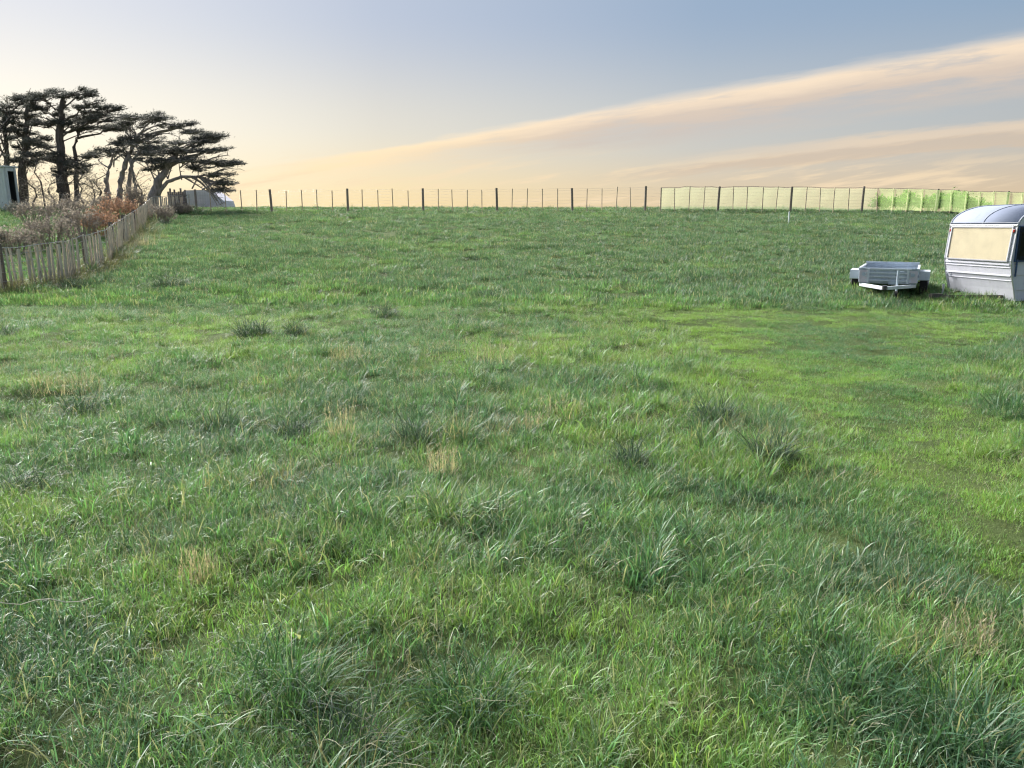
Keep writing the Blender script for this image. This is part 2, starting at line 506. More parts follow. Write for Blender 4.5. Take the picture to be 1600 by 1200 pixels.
for k in range(2):      # 21-22 low broad-leaved weeds and clover
    proto([blades(prng, 16, .06, .05, .11, .022, .5, 1.1, .3, 1.2, 4, outward=.9),
           blades(prng, 40, .12, .03, .06, .014, .1, .9, .6, 1.6, 3, outward=.3)])

# fence line on the left, used for the dry growth along it
FENCE = [(-14.0, 14.7), (-11.1, 16.5), (-10.6, 18.4), (-11.3, 21.8), (-12.5, 25.0), (-14.7, 31.0), (-18.3, 40.2), (-17.4, 42.7)]
def fence_dist(x, y):
    d = np.full(np.shape(x), 1e9); sd = np.zeros(np.shape(x))
    for (ax, ay), (bx, by) in zip(FENCE[:-1], FENCE[1:]):
        ex, ey = bx - ax, by - ay
        t = np.clip(((x - ax) * ex + (y - ay) * ey) / (ex * ex + ey * ey), 0, 1)
        qx, qy = x - ax - t * ex, y - ay - t * ey
        dd = np.hypot(qx, qy); s_ = ex * qy - ey * qx
        sd = np.where(dd < d, s_, sd); d = np.minimum(d, dd)
    return d, sd > 0           # distance, True on the far (left) side

# mown ground to the right: the line of its left edge and right edge, by distance
edgeL = [on_ground(*q) for q in ((1000, 488), (1085, 545), (1165, 625), (1275, 745), (1400, 870), (1570, 1010))]
edgeR = [on_ground(*q) for q in ((1640, 492), (1600, 540), (1570, 610), (1620, 690), (1720, 790), (1900, 960))]
def lawn_mask(x, y):
    ly = np.array([p_.y for p_ in edgeL])[::-1]; lx = np.array([p_.x for p_ in edgeL])[::-1]
    ry = np.array([p_.y for p_ in edgeR])[::-1]; rx = np.array([p_.x for p_ in edgeR])[::-1]
    wob_ = (fbm(x, y, .8, 3) - .5) * 1.2
    l = np.interp(y, ly, lx); r = np.interp(y, ry, rx)
    inside = np.minimum(np.clip((x + wob_ * .5 - l) / .35, 0, 1), np.clip((r - x + wob_) / .7, 0, 1))
    return inside * np.clip((y - 3.2) / .5, 0, 1) * np.clip((15.2 - y) / .6, 0, 1)

def scatter(rng, rings):
    out = []
    for d0, d1, dens in rings:
        w = 0.78 * d1 + 3.0
        n = int(2 * w * (d1 - d0) * dens)
        x = (rng.random(n) * 2 - 1) * w; y = d0 + (d1 - d0) * rng.random(n)
        keep = np.abs(x) < 0.74 * y + 2.2
        out.append(np.stack([x[keep], y[keep]], 1))
    return np.concatenate(out)
PA = scatter(RNG, ((0.6, 5, 66), (5, 10, 42), (10, 16, 26), (16, 27, 13), (27, 40, 8), (40, 56, 5)))      # the sward
PB = scatter(RNG, ((0.6, 5, 75), (5, 10, 50), (10, 16, 28), (16, 27, 10), (27, 40, 5), (40, 56, 2)))      # clumps standing in it
seg_ = RNG.integers(0, len(FENCE) - 1, 1500); tf = RNG.random(1500); FA = np.array(FENCE)
PC = FA[seg_] * (1 - tf)[:, None] + FA[seg_ + 1] * tf[:, None] + RNG.normal(0, .30, (1500, 2)) + np.array([.12, -.05])
PD = scatter(RNG, ((3, 16, 26),)); PD = PD[lawn_mask(PD[:, 0], PD[:, 1]) > .25]                            # close turf of the mown ground
PA = np.concatenate([PA, PD])
P2 = np.concatenate([PA, PB, PC]); sward = np.arange(len(P2)) < len(PA)
X, Y = P2[:, 0], P2[:, 1]
N = len(X)
lush = fbm(X, Y, 1.25, 3); lush2 = fbm(X + 40, Y + 9, 2.6, 2); dryn = fbm(X + 90, Y, .42, 3); huen = fbm(X, Y + 70, .45, 4)
lawn = lawn_mask(X, Y)
fd, fleft = fence_dist(X, Y)
fenceside = np.clip(1 - fd / .9, 0, 1)
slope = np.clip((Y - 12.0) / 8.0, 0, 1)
kind = RNG.integers(0, 5, N)
kind = np.where(sward & (RNG.random(N) < lawn), RNG.integers(9, 12, N), kind)
kind = np.where(sward & (Y > 15) & (RNG.random(N) < .85), RNG.integers(16, 19, N), kind)
# clumps: lush where it is rank, dry here and there, none on the mown ground
p_lush = np.clip((lush - .47) * 4.5 + (lush2 - .5) * 4.5, 0.02, .95) * (1 - lawn * .96) + .3 * ((lawn > .02) & (lawn < .4))
kb = np.where(RNG.random(N) < p_lush, RNG.integers(5, 9, N), -1)
dpatch = np.zeros(N)
for qx, qy, qr in ((70, 600, .7), (520, 560, .9), (780, 545, .9), (860, 650, .6), (680, 720, .5), (380, 615, .5), (1500, 1000, .35), (1190, 690, .4), (700, 935, .35), (170, 900, .3), (310, 905, .25), (1030, 560, .6), (40, 560, .8), (1560, 520, .7), (990, 545, .6)):
    g_ = on_ground(qx, qy); dpatch = np.maximum(dpatch, np.exp(-((X - g_.x) ** 2 + (Y - g_.y) ** 2) / (1.35 * qr) ** 2))
p_dry = np.clip(np.clip((dryn - .52) * 2.2, 0.05, .35) + .6 * dpatch, 0, .85) * (1 - .85 * lawn) + .85 * fenceside
kb = np.where(RNG.random(N) < p_dry, RNG.integers(12, 14, N), kb)
kb = np.where((RNG.random(N) < .012 + .06 * fenceside) & (lawn < .3) & (Y < 22), RNG.integers(14, 16, N), kb)
kb = np.where((RNG.random(N) < .11) & (lawn < .5) & (Y < 9), RNG.integers(19, 21, N), kb)
kb = np.where((RNG.random(N) < .05) & (Y < 11), RNG.integers(21, 23, N), kb)
kind = np.where(sward, kind, kb)
ok = kind >= 0
X, Y, kind, lush, lush2, huen, lawn, fenceside, slope, sward = [q_[ok] for q_ in (X, Y, kind, lush, lush2, huen, lawn, fenceside, slope, sward)]
N = len(X)
scale = np.where(sward, .62 + .5 * RNG.random(N), .55 + .85 * RNG.random(N) ** 2)
scale *= np.where(sward, (.72 + .30 * lush) * (1 - .22 * lawn), .50 + .70 * lush)
scale *= np.where(sward, 1, 1 - .35 * lawn)
scale *= np.where((Y > 16) & ~sward, 1.0 + .5 * np.clip((Y - 16) / 20, 0, 1), 1)
scale *= 1 + 1.1 * fenceside * ~sward
# species colours (leaf reflectance), with slope haze and blade highlights mixed in below
blue = np.array([.088, .180, .104]); yel = np.array([.190, .325, .084]); mid_ = np.array([.116, .246, .090])
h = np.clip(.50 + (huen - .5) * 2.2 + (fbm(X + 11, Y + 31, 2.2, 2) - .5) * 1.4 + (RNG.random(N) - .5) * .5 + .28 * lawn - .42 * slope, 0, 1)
colr = np.where(h[:, None] < .5, blue + (mid_ - blue) * (h[:, None] * 2), mid_ + (yel - mid_) * (h[:, None] * 2 - 1))
isl = ((kind >= 5) & (kind <= 8))[:, None]
colr = np.where(isl, colr * .45 + np.array([.068, .155, .084]) * .65, colr)
colr = colr * (1 - .55 * slope[:, None]) + np.array([.102, .172, .112]) * (.52 * slope[:, None])  # grey-green haze over the slope, painted into the blade colour
sr = RNG.random(N)[:, None]
straw = np.array([.34, .27, .17]) * (1 - sr * .4) + np.array([.0, .03, .02]) * sr
straw = straw * (1 - .35 * fenceside[:, None])
isd = ((kind >= 12) & (kind <= 15))[:, None]
colr = np.where(isd, straw * .8 + colr * .2, colr)
isp = ((kind >= 19) & (kind <= 20))[:, None]
colr = np.where(isp, colr * .6 + np.array([.17, .22, .13]) * .4, colr)  # pale tone on the bent blades stands in for highlights

colr = colr * (.72 + .56 * RNG.random(N))[:, None] * (1 + .04 * lawn[:, None])
gm = bpy.data.meshes.new('grass')
gm.vertices.add(N)
gm.vertices.foreach_set('co', np.stack([X, Y, H(X, Y) - .01], 1).astype(np.float32).ravel())
def vattr(name, typ, arr, key='value'):
    a_ = gm.attributes.new(name, typ, 'POINT'); a_.data.foreach_set(key, np.ascontiguousarray(arr).ravel())
vattr('kindix', 'INT', kind.astype(np.int32))
vattr('sc', 'FLOAT', scale.astype(np.float32))
rot = np.stack([RNG.normal(0, .10, N), RNG.normal(0, .10, N), RNG.random(N) * 6.283], 1).astype(np.float32)
vattr('rot', 'FLOAT_VECTOR', rot, 'vector')
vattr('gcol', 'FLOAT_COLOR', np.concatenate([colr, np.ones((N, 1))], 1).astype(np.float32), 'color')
gm.materials.append(M['grass'])
grass = bpy.data.objects.new('grass', gm); COL.objects.link(grass)
tag(grass, 'rough green pasture grass covering the paddock', 'grass', kind='stuff')
ng = bpy.data.node_groups.new('grow_grass', 'GeometryNodeTree')
ng.interface.new_socket('Geometry', in_out='INPUT', socket_type='NodeSocketGeometry')
ng.interface.new_socket('Geometry', in_out='OUTPUT', socket_type='NodeSocketGeometry')
gi = ng.nodes.new('NodeGroupInput'); go = ng.nodes.new('NodeGroupOutput')
m2p = ng.nodes.new('GeometryNodeMeshToPoints')
iop = ng.nodes.new('GeometryNodeInstanceOnPoints')
ci = ng.nodes.new('GeometryNodeCollectionInfo'); ci.inputs['Collection'].default_value = protos
ci.inputs['Separate Children'].default_value = True; ci.inputs['Reset Children'].default_value = True
def named(n_, t_):
    q = ng.nodes.new('GeometryNodeInputNamedAttribute'); q.data_type = t_; q.inputs['Name'].default_value = n_
    return q.outputs['Attribute']
e2r = ng.nodes.new('FunctionNodeEulerToRotation')
L = ng.links.new
L(gi.outputs[0], m2p.inputs['Mesh']); L(m2p.outputs[0], iop.inputs['Points'])
L(ci.outputs[0], iop.inputs['Instance']); iop.inputs['Pick Instance'].default_value = True
L(named('kindix', 'INT'), iop.inputs['Instance Index'])
L(named('rot', 'FLOAT_VECTOR'), e2r.inputs[0]); L(e2r.outputs[0], iop.inputs['Rotation'])
L(named('sc', 'FLOAT'), iop.inputs['Scale'])
L(iop.outputs[0], go.inputs[0])
gmod = grass.modifiers.new('grow', 'NODES'); gmod.node_group = ng

# ------------------------------------------------------------------ tussocks and dry clumps that stand out one by one
def tussock(px, py, wpx, label, mat='tussock', hfac=1.0, nb=420, group='dark grass tussocks in the paddock'):
    g = on_ground(px, py)
    r = wpx / 1200 * g.y / 2
    rng = np.random.default_rng(int(px * 7 + py))
    hgt = min(.60, max(.30, r * 1.05)) * hfac * .98
    n = int(nb * min(1.8, max(.6, r / .3)))
    v_, f_, b_, t_ = join([blades(rng, n, r * .75, hgt * .45, hgt * 1.30, .0055 + .00022 * g.y, .0, 1.2, .8, 2.8, 6, outward=.5),
                           blades(rng, n // 2, r * .8, hgt * .25, hgt * .6, .005 + .00022 * g.y, .2, 1.1, .5, 2.0, 4, outward=.5)])
    me = np_mesh('grass_tussock', v_, f_, {'br': b_ * (.93 if mat != 'straw' else .85), 'tt': t_ * (1 if mat != 'straw' else .6)}, [M[mat]])
    o = bpy.data.objects.new('grass_tussock', me); COL.objects.link(o)
    o.location = (g.x, g.y, g.z - .02)
    tag(o, label, 'tussock', group)
    return o
tussock(393, 524, 66, 'wide dark tussock left of centre, the larger of a neighbouring pair', 'tussock', 1.2, 520)
tussock(460, 523, 34, 'small dark tussock just right of the wide dark one', 'tussock', 1.25)
tussock(14, 528, 34, 'dark tussock at the left edge of the picture below the batten fence')
tussock(127, 650, 58, 'spiky blue-green tussock in the left part of the paddock', 'tussock', 1.2)
tussock(342, 672, 70, 'blue-green tussock left of the pale dry stalks')
tussock(455, 678, 66, 'blue-green tussock close beside the pale dry stalks in mid paddock')
tussock(652, 688, 66, 'drooping blue-green tussock right of the pale dry stalks', 'tussock', 1.1)
tussock(760, 468, 46, 'small far tussock on the slope near the middle')
tussock(600, 494, 50, 'low dark tussock at the foot of the slope, left of centre')
tussock(266, 450, 60, 'grey-green tussock on the slope beside the batten fence', 'tussock', 1.1)
tussock(985, 724, 60, 'grey-green tussock right of centre in mid paddock')
tussock(1205, 712, 78, 'pale grey-green tussock at the edge of the short mown grass', 'tussock', 1.1)
tussock(1120, 652, 80, 'broad low tussock where the mown grass begins')
tussock(1585, 650, 100, 'lush tussock at the right edge below the caravan', 'tussock_lush', 1.1)
tussock(28, 770, 90, 'dark tussock at the left edge, halfway down the picture')
tussock(450, 1090, 190, 'large dark green tussock in the left foreground', 'tussock_lush', 1.1, 420)
tussock(730, 1100, 190, 'large dark green tussock in the middle foreground', 'tussock_lush', .95, 420)
tussock(1320, 1090, 250, 'large swept-over tussock in the right foreground', 'tussock_lush', 1.0, 420)
tussock(1500, 1150, 220, 'dark tussock in the bottom right corner', 'tussock_lush', 1.0, 420)
tussock(540, 1185, 190, 'dark tussock at the bottom edge, left of centre', 'tussock', 1.0, 420)

def dry_clump(px, py, hpx, wpx, label):
    g = on_ground(px, py)
    h_ = hpx / 1200 * g.y; r = wpx / 1200 * g.y / 2
    rng = np.random.default_rng(int(px * 3 + py))
    v_, f_, b_, t_ = join([seed_stalks(rng, 26, r, h_ * .6, h_ * 1.05, .12, .003 + .0002 * g.y),
                           blades(rng, 90, r, h_ * .25, h_ * .6, .003 + .0002 * g.y, .1, .7, .2, 1.2, 4, outward=.5)])
    me = np_mesh('dry_grass_clump', v_, f_, {'br': b_ * .85, 'tt': t_ * .5}, [M['straw']])
    o = bpy.data.objects.new('dry_grass_clump', me); COL.objects.link(o); o.location = (g.x, g.y, g.z)
    tag(o, label, 'dry grass', 'clumps of dry seeding grass')
dry_clump(536, 682, 62, 40, 'tall pale dry stalks in mid paddock, left of centre')
dry_clump(310, 912, 72, 50, 'reddish dry seed stalks in the left foreground')
dry_clump(770, 566, 40, 70, 'wide pale dry clump near the middle of the paddock')
dry_clump(690, 740, 50, 50, 'thin dry stalks below the middle of the paddock')
dry_clump(880, 655, 44, 60, 'brownish dry clump right of centre in mid paddock')
dry_clump(828, 672, 36, 36, 'small straw-coloured clump beside the brownish one')
dry_clump(100, 610, 32, 90, 'low brown dry patch at the left of the paddock')
dry_clump(545, 565, 28, 60, 'low pinkish dry clump behind the tall pale stalks')
dry_clump(1515, 1010, 70, 80, 'dry bent stalks in the right foreground')
mb = MB()
g0, g1 = on_ground(-30, 1003), on_ground(155, 995)
pts = [g0.lerp(g1, k / 8) + Vector((0, 0, .17 + .012 * math.sin(k * 1.7))) for k in range(9)]
mb.tube(pts, .0022, 4)
o = mb.build('fallen_stalk', M['stalk']); tag(o, 'long pale straw lying across the grass at the lower left edge', 'stalk')

# ------------------------------------------------------------------ left fence: wires, round posts, many upright battens
def path_sampler(pts):
    P_ = [Vector((*p_, 0)) for p_ in pts]
    cum = [0]
    for a, c_ in zip(P_[:-1], P_[1:]): cum.append(cum[-1] + (c_ - a).length)
    def f(s):
        s = min(max(s, 0), cum[-1])
        for k in range(len(cum) - 1):
            if s <= cum[k + 1] + 1e-9:
                t = (s - cum[k]) / (cum[k + 1] - cum[k]); q = P_[k].lerp(P_[k + 1], t)
                return q, (P_[k + 1] - P_[k]).normalized()
    return f, cum[-1]
fs, flen = path_sampler(FENCE)
q0, _ = fs(0)
bf = empty('batten_fence', (q0.x, q0.y, hz(q0.x, q0.y)))
tag(bf, 'weathered grey batten fence curving up the left side', 'fence')
org = Vector(bf.location)
random.seed(21)
s_ = 0.0; post_s = []
nexts = 0.3
batten_meshes = []
for k in range(6):
    mb = MB(); hh = .90 + .05 * (k % 3); ww = .050 + .009 * (k % 4)
    mb.box((0, 0, hh / 2 - .10), (ww, .024, hh + .20)); me = mb.build('batten', M['batten'], bf, bevel=.003)
    batten_meshes.append(me.data); bpy.data.objects.remove(me)
while s_ < flen:
    q, d = fs(s_)
    gz = hsm(q.x, q.y)
    if s_ >= nexts:
        mb = MB(); hh = .98 + random.uniform(-.04, .06)
        lx, ly = random.gauss(0, .02), random.gauss(0, .02)
        mb.tube([(0, 0, -.2), (lx * .5, ly * .5, hh / 2), (lx, ly, hh)], [.068, .064, .058], 9)
        o = mb.build('post', M['post'], bf, smooth=False); o.location = Vector((q.x, q.y, gz)) - org + Vector((-d.y, d.x, 0)) * .085
        nexts += 3.4; s_ += .13; continue
    if random.random() > .08:
        o = bpy.data.objects.new('batten', random.choice(batten_meshes)); COL.objects.link(o); o.parent = bf
        o.location = Vector((q.x, q.y, gz - random.uniform(0, .05))) - org
        o.rotation_euler = (random.gauss(0, .03), random.gauss(0, .045), math.atan2(d.y, d.x) + random.gauss(0, .05))
        if random.random() < .12 and s_ > 4: s_ += random.uniform(.02, .08)
    elif random.random() < .4: s_ += random.uniform(.15, .35)
    s_ += random.uniform(.105, .15) if s_ < 4.5 else random.uniform(.085, .125)
for hw in (.22, .42, .62, .80, .94):
    mb = MB(); pts = []
    for k in range(61):
        q, d = fs(flen * k / 60); pts.append(Vector((q.x, q.y, hsm(q.x, q.y) + hw + .012 * math.sin(k * 2.1))) - org + Vector((-d.y, d.x, 0)) * .018)
    mb.tube(pts, .0055 if hw < .9 else .009, 4); mb.build('wire', M['wire'], bf)

# ------------------------------------------------------------------ crest fence
def crest_y(px): return 43.0 + max(0, (px - 900) / 700) * 1.6
def crest_pt(px):
    Yc = crest_y(px); x = (px - 800) / 1200 * Yc * (cP + (270 / 1200) * sP)
    return Vector((x, Yc, hz(x, Yc)))
main_px = [331, 443, 556, 668, 778, 890, 998, 1106, 1214, 1320, 1430, 1534, 1640, 1748]
c0 = crest_pt(331)
wf = empty('wire_fence', tuple(c0)); tag(wf, 'open post and wire fence along the crest with round posts and thin battens', 'fence')
c1 = crest_pt(1020)
nf = empty('netting_fence', tuple(c1)); tag(nf, 'crest fence hung with pale and green windbreak netting, behind the caravan', 'fence')
def root_for(px): return (wf, c0) if px < 1012 else (nf, c1)
random.seed(5)
def crest_h(px): return 1.20 + .0 if px < 640 else min(1.36, 1.20 + (px - 640) / 500 * .16)
for px in main_px:
    rt, oo = root_for(px); q = crest_pt(px); mb = MB(); h_ = crest_h(px) + random.uniform(-.01, .03)
    lx = random.gauss(0, .03)
    mb.tube([(0, 0, -.3), (lx / 2, 0, h_ / 2), (lx, 0, h_)], [.068, .064, .062], 9)
    o = mb.build('post', M['crest_post'], rt); o.location = q - oo
bxs = []
for a, c_ in zip(main_px[:-1], main_px[1:]):
    for k in range(1, 5): bxs.append(a + (c_ - a) * k / 5 + random.uniform(-.8, .8))
bxs.append(1021)
for px in bxs:
    rt, oo = root_for(px); q = crest_pt(px); mb = MB(); h_ = crest_h(px) - .03 + random.uniform(-.05, .03)
    mb.box((0, -.05, h_ / 2), (.042, .034, h_))
    o = mb.build('batten', M['crest_batten'], rt); o.location = q - oo; o.rotation_euler = (0, random.gauss(0, .022), 0)
for rt, oo, p0, p1 in ((wf, c0, 331, 998), (nf, c1, 998, 1748)):
    for hw in (.12, .26, .40, .56, .72, .88, 1.04, 1.14):
        mb = MB(); pts = []
        for k in range(34):
            px = p0 + (p1 - p0) * k / 33; q = crest_pt(px); pts.append(q + Vector((0, -.07, hw * crest_h(px) / 1.2)) - oo)
        mb.tube(pts, .0026, 4); mb.build('wire', M['wire'], rt)
# windbreak netting, bay by bay
def netting_mat(name, col, clear, trc):
    m, nt, bs = new_mat(name)
    df = nt.nodes.new('ShaderNodeBsdfDiffuse'); df.inputs[0].default_value = (*col, 1)
    tl = nt.nodes.new('ShaderNodeBsdfTranslucent'); tl.inputs[0].default_value = (*trc, 1)
    a_ = nt.nodes.new('ShaderNodeMixShader'); a_.inputs[0].default_value = .6
    nt.links.new(df.outputs[0], a_.inputs[1]); nt.links.new(tl.outputs[0], a_.inputs[2])
    tp = nt.nodes.new('ShaderNodeBsdfTransparent')
    mx = nt.nodes.new('ShaderNodeMixShader')
    w1 = noise(objpos(), 3.0, 4)
    wv = nt.nodes.new('ShaderNodeTexWave'); wv.inputs['Scale'].default_value = 7.0; wv.inputs['Distortion'].default_value = .6
    wv.bands_direction = 'X'
    mp = objpos(); nt.links.new(mp.s, wv.inputs[0])
    oi = nt.nodes.new('ShaderNodeObjectInfo')
    f = clear + (S(oi.outputs['Random']) - .5) * .14 + (w1 - .5) * .22 + (S(wv.outputs[1]) - .5) * .10
    nt.links.new(f.s, mx.inputs[0]); nt.links.new(a_.outputs[0], mx.inputs[1]); nt.links.new(tp.outputs[0], mx.inputs[2])
    nt.links.new(mx.outputs[0], nt.nodes['Material Output'].inputs[0])
    return m
M['net_pale'] = netting_mat('pale_netting', (.38, .41, .27), .54, (.44, .48, .29))
M['net_green'] = netting_mat('green_netting', (.32, .46, .18), .60, (.54, .74, .30))
nb_ = [1021] + [p_ for p_ in sorted(bxs + main_px) if p_ > 1023]
for a, c_ in zip(nb_[:-1], nb_[1:]):
    mb = MB(); nseg = 6; rows = 6; A, B = crest_pt(a), crest_pt(c_); vs = []
    for i in range(nseg + 1):
        t = i / nseg; q = A.lerp(B, t); gz = hz(q.x, q.y); hh = crest_h(a + (c_ - a) * t) - .05
        for j in range(rows + 1):
            sj = j / rows
            bulge = .05 * math.sin(math.pi * t) * math.sin(math.pi * sj) + .012 * random.uniform(-1, 1)
            vs.append(Vector((q.x, q.y + (.06 + bulge if c_ < 1345 else -.13 - bulge), gz + .13 + random.uniform(-.02, .02) * (j == 0) + (hh - .13 - .03 * math.sin(math.pi * t)) * sj)) - c1)
    fsx = [(i * (rows + 1) + j, (i + 1) * (rows + 1) + j, (i + 1) * (rows + 1) + j + 1, i * (rows + 1) + j + 1) for i in range(nseg) for j in range(rows)]
    mb.add(vs, fsx)
    o = mb.build('netting_panel', M['net_pale'] if c_ < 1345 else M['net_green'], nf, smooth=True)
    if c_ < 1345: o['label'] = 'pale see-through netting panel'
    else: o['label'] = 'green see-through netting panel'
mb = MB(); pts = []
for k in range(60):
    px = 1021 + (1748 - 1021) * k / 59; q = crest_pt(px); pts.append(q + Vector((0, .05, crest_h(px) - .04)) - c1)
mb.tube(pts, .012, 5); mb.build('top_rope', M['crest_post'], nf)
# low white marker peg standing on the slope
g = on_ground(1232, 350)
mb = MB(); mb.box((0, 0, .24), (.045, .045, .56)); mb.tube([(0, 0, .52), (0, 0, .56)], [.03, .004], 4)
o = mb.build('marker_peg', M['white_board'], bevel=.004); o.location = g; tag(o, 'short pale marker peg on the slope below the netting', 'peg')

# ------------------------------------------------------------------ trees
def leaf_tris(rng, centers, dirs, lmin, lmax, wfrac):
    """one narrow triangle-pair leaf for each centre"""
    n = len(centers)
    L_ = lmin + (lmax - lmin) * rng.random(n)
    d = dirs + rng.normal(0, .45, (n, 3)); d /= np.linalg.norm(d, axis=1)[:, None] + 1e-9
    s = np.cross(d, rng.normal(0, 1, (n, 3))); s /= np.linalg.norm(s, axis=1)[:, None] + 1e-9
    w = L_ * wfrac
    a = centers - d * (L_ * .5)[:, None]; c_ = centers + d * (L_ * .5)[:, None]
    b1 = centers + s * (w * .5)[:, None]; b2 = centers - s * (w * .5)[:, None]
    V = np.stack([a, b1, c_, b2], 1).reshape(-1, 3)
    F = np.arange(n * 4).reshape(-1, 4)
    return V, F, np.repeat(rng.random(n), 4)

def leaf_object(name, sets, mat, parent):
    V, F, B = [], [], []; o = 0
    for v_, f_, b_ in sets: V.append(v_); F.append(f_ + o); B.append(b_); o += len(v_)
    me = np_mesh(name, np.concatenate(V), np.concatenate(F), {'br': np.concatenate(B)}, [mat])
    ob = bpy.data.objects.new(name, me); COL.objects.link(ob); ob.parent = parent
    return ob

def bez(a, b_, c_, n):
    return [a * (1 - t) ** 2 + b_ * 2 * t * (1 - t) + c_ * t * t for t in [k / n for k in range(n + 1)]]

def cypress(label, Yd, stems, pads, bare=(), bark='bark', seed=1, base=None, dens=1.0):
    """stems: [(list of px points, r0, r1)], pads: [(px, py, half width px, half height px, attach px, attach py)]"""
    rng = np.random.default_rng(seed); rnd = random.Random(seed)
    b0 = at(*stems[0][0][0], Yd); b0.z = hz(b0.x, b0.y) - .1
    root = empty('cypress_tree', tuple(b0)); tag(root, label, 'tree', 'wind-shaped cypresses on the crest')
    tm = MB(); bm_ = MB()
    pxm = Yd / 1200.0
    for pts, r0, r1 in stems:
        W = [at(*p_, Yd) for p_ in pts]
        if pts[0] == stems[0][0][0] or pts[0][1] > 312: W[0].z = hz(W[0].x, W[0].y) - .2
        fine = []
        for k in range(len(W) - 1):
            for t in (0, .25, .5, .75):
                fine.append(W[k].lerp(W[k + 1], t) + Vector((rnd.gauss(0, .035), rnd.gauss(0, .06), 0)))
        fine.append(W[-1])
        n = len(fine)
        rad = [(r0 + (r1 - r0) * (k / (n - 1))) * (1 + (.45 if k == 0 else .15 if k == 1 else 0)) * rnd.uniform(.92, 1.08) for k in range(n)]
        tm.tube([q - b0 for q in fine], rad, 9)
    sets = []
    full = []
    for (px, py, hw, hh, ax, ay) in pads:
        full.append((px, py, hw * .85, hh * .7, ax, ay))
        for k in range(4):
            ox = rnd.uniform(-1.05, 1.2) * hw; oy = rnd.uniform(-1.5, 1.3) * hh * (1.0 - .45 * abs(ox) / hw)
            full.append((px + ox, py + oy, rnd.uniform(7, 14), rnd.uniform(1.2, 2.6), px + ox * rnd.uniform(0, .4) + (ax - px) * .25, py + (ay - py) * .25 + hh * .3))
    bare = list(bare)
    for k in range(14):
        tp = rnd.choice(pads); sx = rnd.uniform(-1.2, 1.3) * tp[2]
        bare.append((tp[4], tp[5] + rnd.uniform(0, 25), tp[0] + sx, tp[1] + rnd.uniform(-1, 3) * tp[3], rnd.uniform(.02, .05)))
    for (px, py, hw, hh, ax, ay) in full:
        dY = rnd.uniform(-1.0, 1.0) * hw * pxm
        A = at(ax, ay, Yd); Cc = at(px, py + hh * .35, Yd) + Vector((0, dY, 0))
        ctrl = A.lerp(Cc, .55) + Vector((0, 0, rnd.uniform(-.1, .25) * (Cc - A).length))
        r0 = .016 + .024 * (Cc - A).length
        bp_ = bez(A, ctrl, Cc, 7)
        bm_.tube([q - b0 + Vector((rnd.gauss(0, .03), rnd.gauss(0, .03), rnd.gauss(0, .03))) for q in bp_], [r0 * (1 - .65 * k / 7) for k in range(8)], 6)
        W_, H_ = hw * pxm, hh * pxm
        nf_ = max(5, int(4 + hw * .30))
        for k in range(nf_):
            an = 2 * math.pi * (k + rnd.random()) / nf_
            reach = rnd.uniform(.35, 1.25) + .25 * max(0, math.cos(an))
            st = bp_[-1 - rnd.choice((0, 0, 1, 2))]
            en = Cc + Vector((math.cos(an) * W_ * reach, math.sin(an) * W_ * .45 * reach, H_ * rnd.uniform(-.7, 1.0) + W_ * .10 * max(0, math.cos(an))))
            md = st.lerp(en, .5) + Vector((0, 0, rnd.uniform(-.10, .22) * W_))
            fp = bez(st, md, en, 5)
            bm_.tube([q - b0 for q in fp], [.030 * (1 - .8 * j / 5) + .006 for j in range(6)], 4)
            m_ = int((22 + 34 * W_ * reach) * dens)
            s = rng.random(m_) ** .75
            FP = np.array([list(q) for q in fp]); idx = s * 5; i0 = np.minimum(idx.astype(int), 4); fr = (idx - i0)[:, None]
            C_ = FP[i0] * (1 - fr) + FP[i0 + 1] * fr
            fw = .15 * W_ * (1 - .8 * s) + .05
            C_ = C_ + np.stack([rng.normal(0, 1, m_) * fw * .6, rng.normal(0, 1, m_) * fw * .6, np.abs(rng.normal(0, 1, m_)) * (.16 * H_ + .05) * (1 - .5 * s)], 1)
            out = np.array(list((en - st).normalized()))[None] * 1.0 + np.array([.25, 0, .25])[None]
            for rep in range(2):
                sets.append(leaf_tris(rng, C_ - np.array(list(b0)) + rng.normal(0, .06, (m_, 3)), np.repeat(out, m_, 0), .06, .21, .18))
    for (x0, y0, x1, y1, r) in bare:
        A = at(x0, y0, Yd); E = at(x1, y1, Yd) + Vector((0, rnd.uniform(-.8, .8), 0))
        ctrl = A.lerp(E, .5) + Vector((rnd.uniform(-.2, .2), 0, rnd.uniform(.0, .3) * (E - A).length))
        bp_ = bez(A, ctrl, E, 7)
        bm_.tube([q - b0 for q in bp_], [r * (1 - .8 * k / 7) + .008 for k in range(8)], 5)
        for k in range(9):
            q = bp_[rnd.randrange(2, 8)]; ln = (E - A).length * rnd.uniform(.12, .34)
            e2 = q + Vector((rnd.uniform(-.3, 1) * ln, rnd.uniform(-.6, .6) * ln, rnd.uniform(-.6, .5) * ln))
            bm_.tube([q - b0, q.lerp(e2, .5) - b0 + Vector((0, 0, .06)), e2 - b0], [.022, .015, .006], 4)
    tm.build('trunk', M[bark], root, smooth=True)
    bm_.build('branches', M[bark], root)
    leaf_object('crown', sets, M['cypress'], root)
    return root

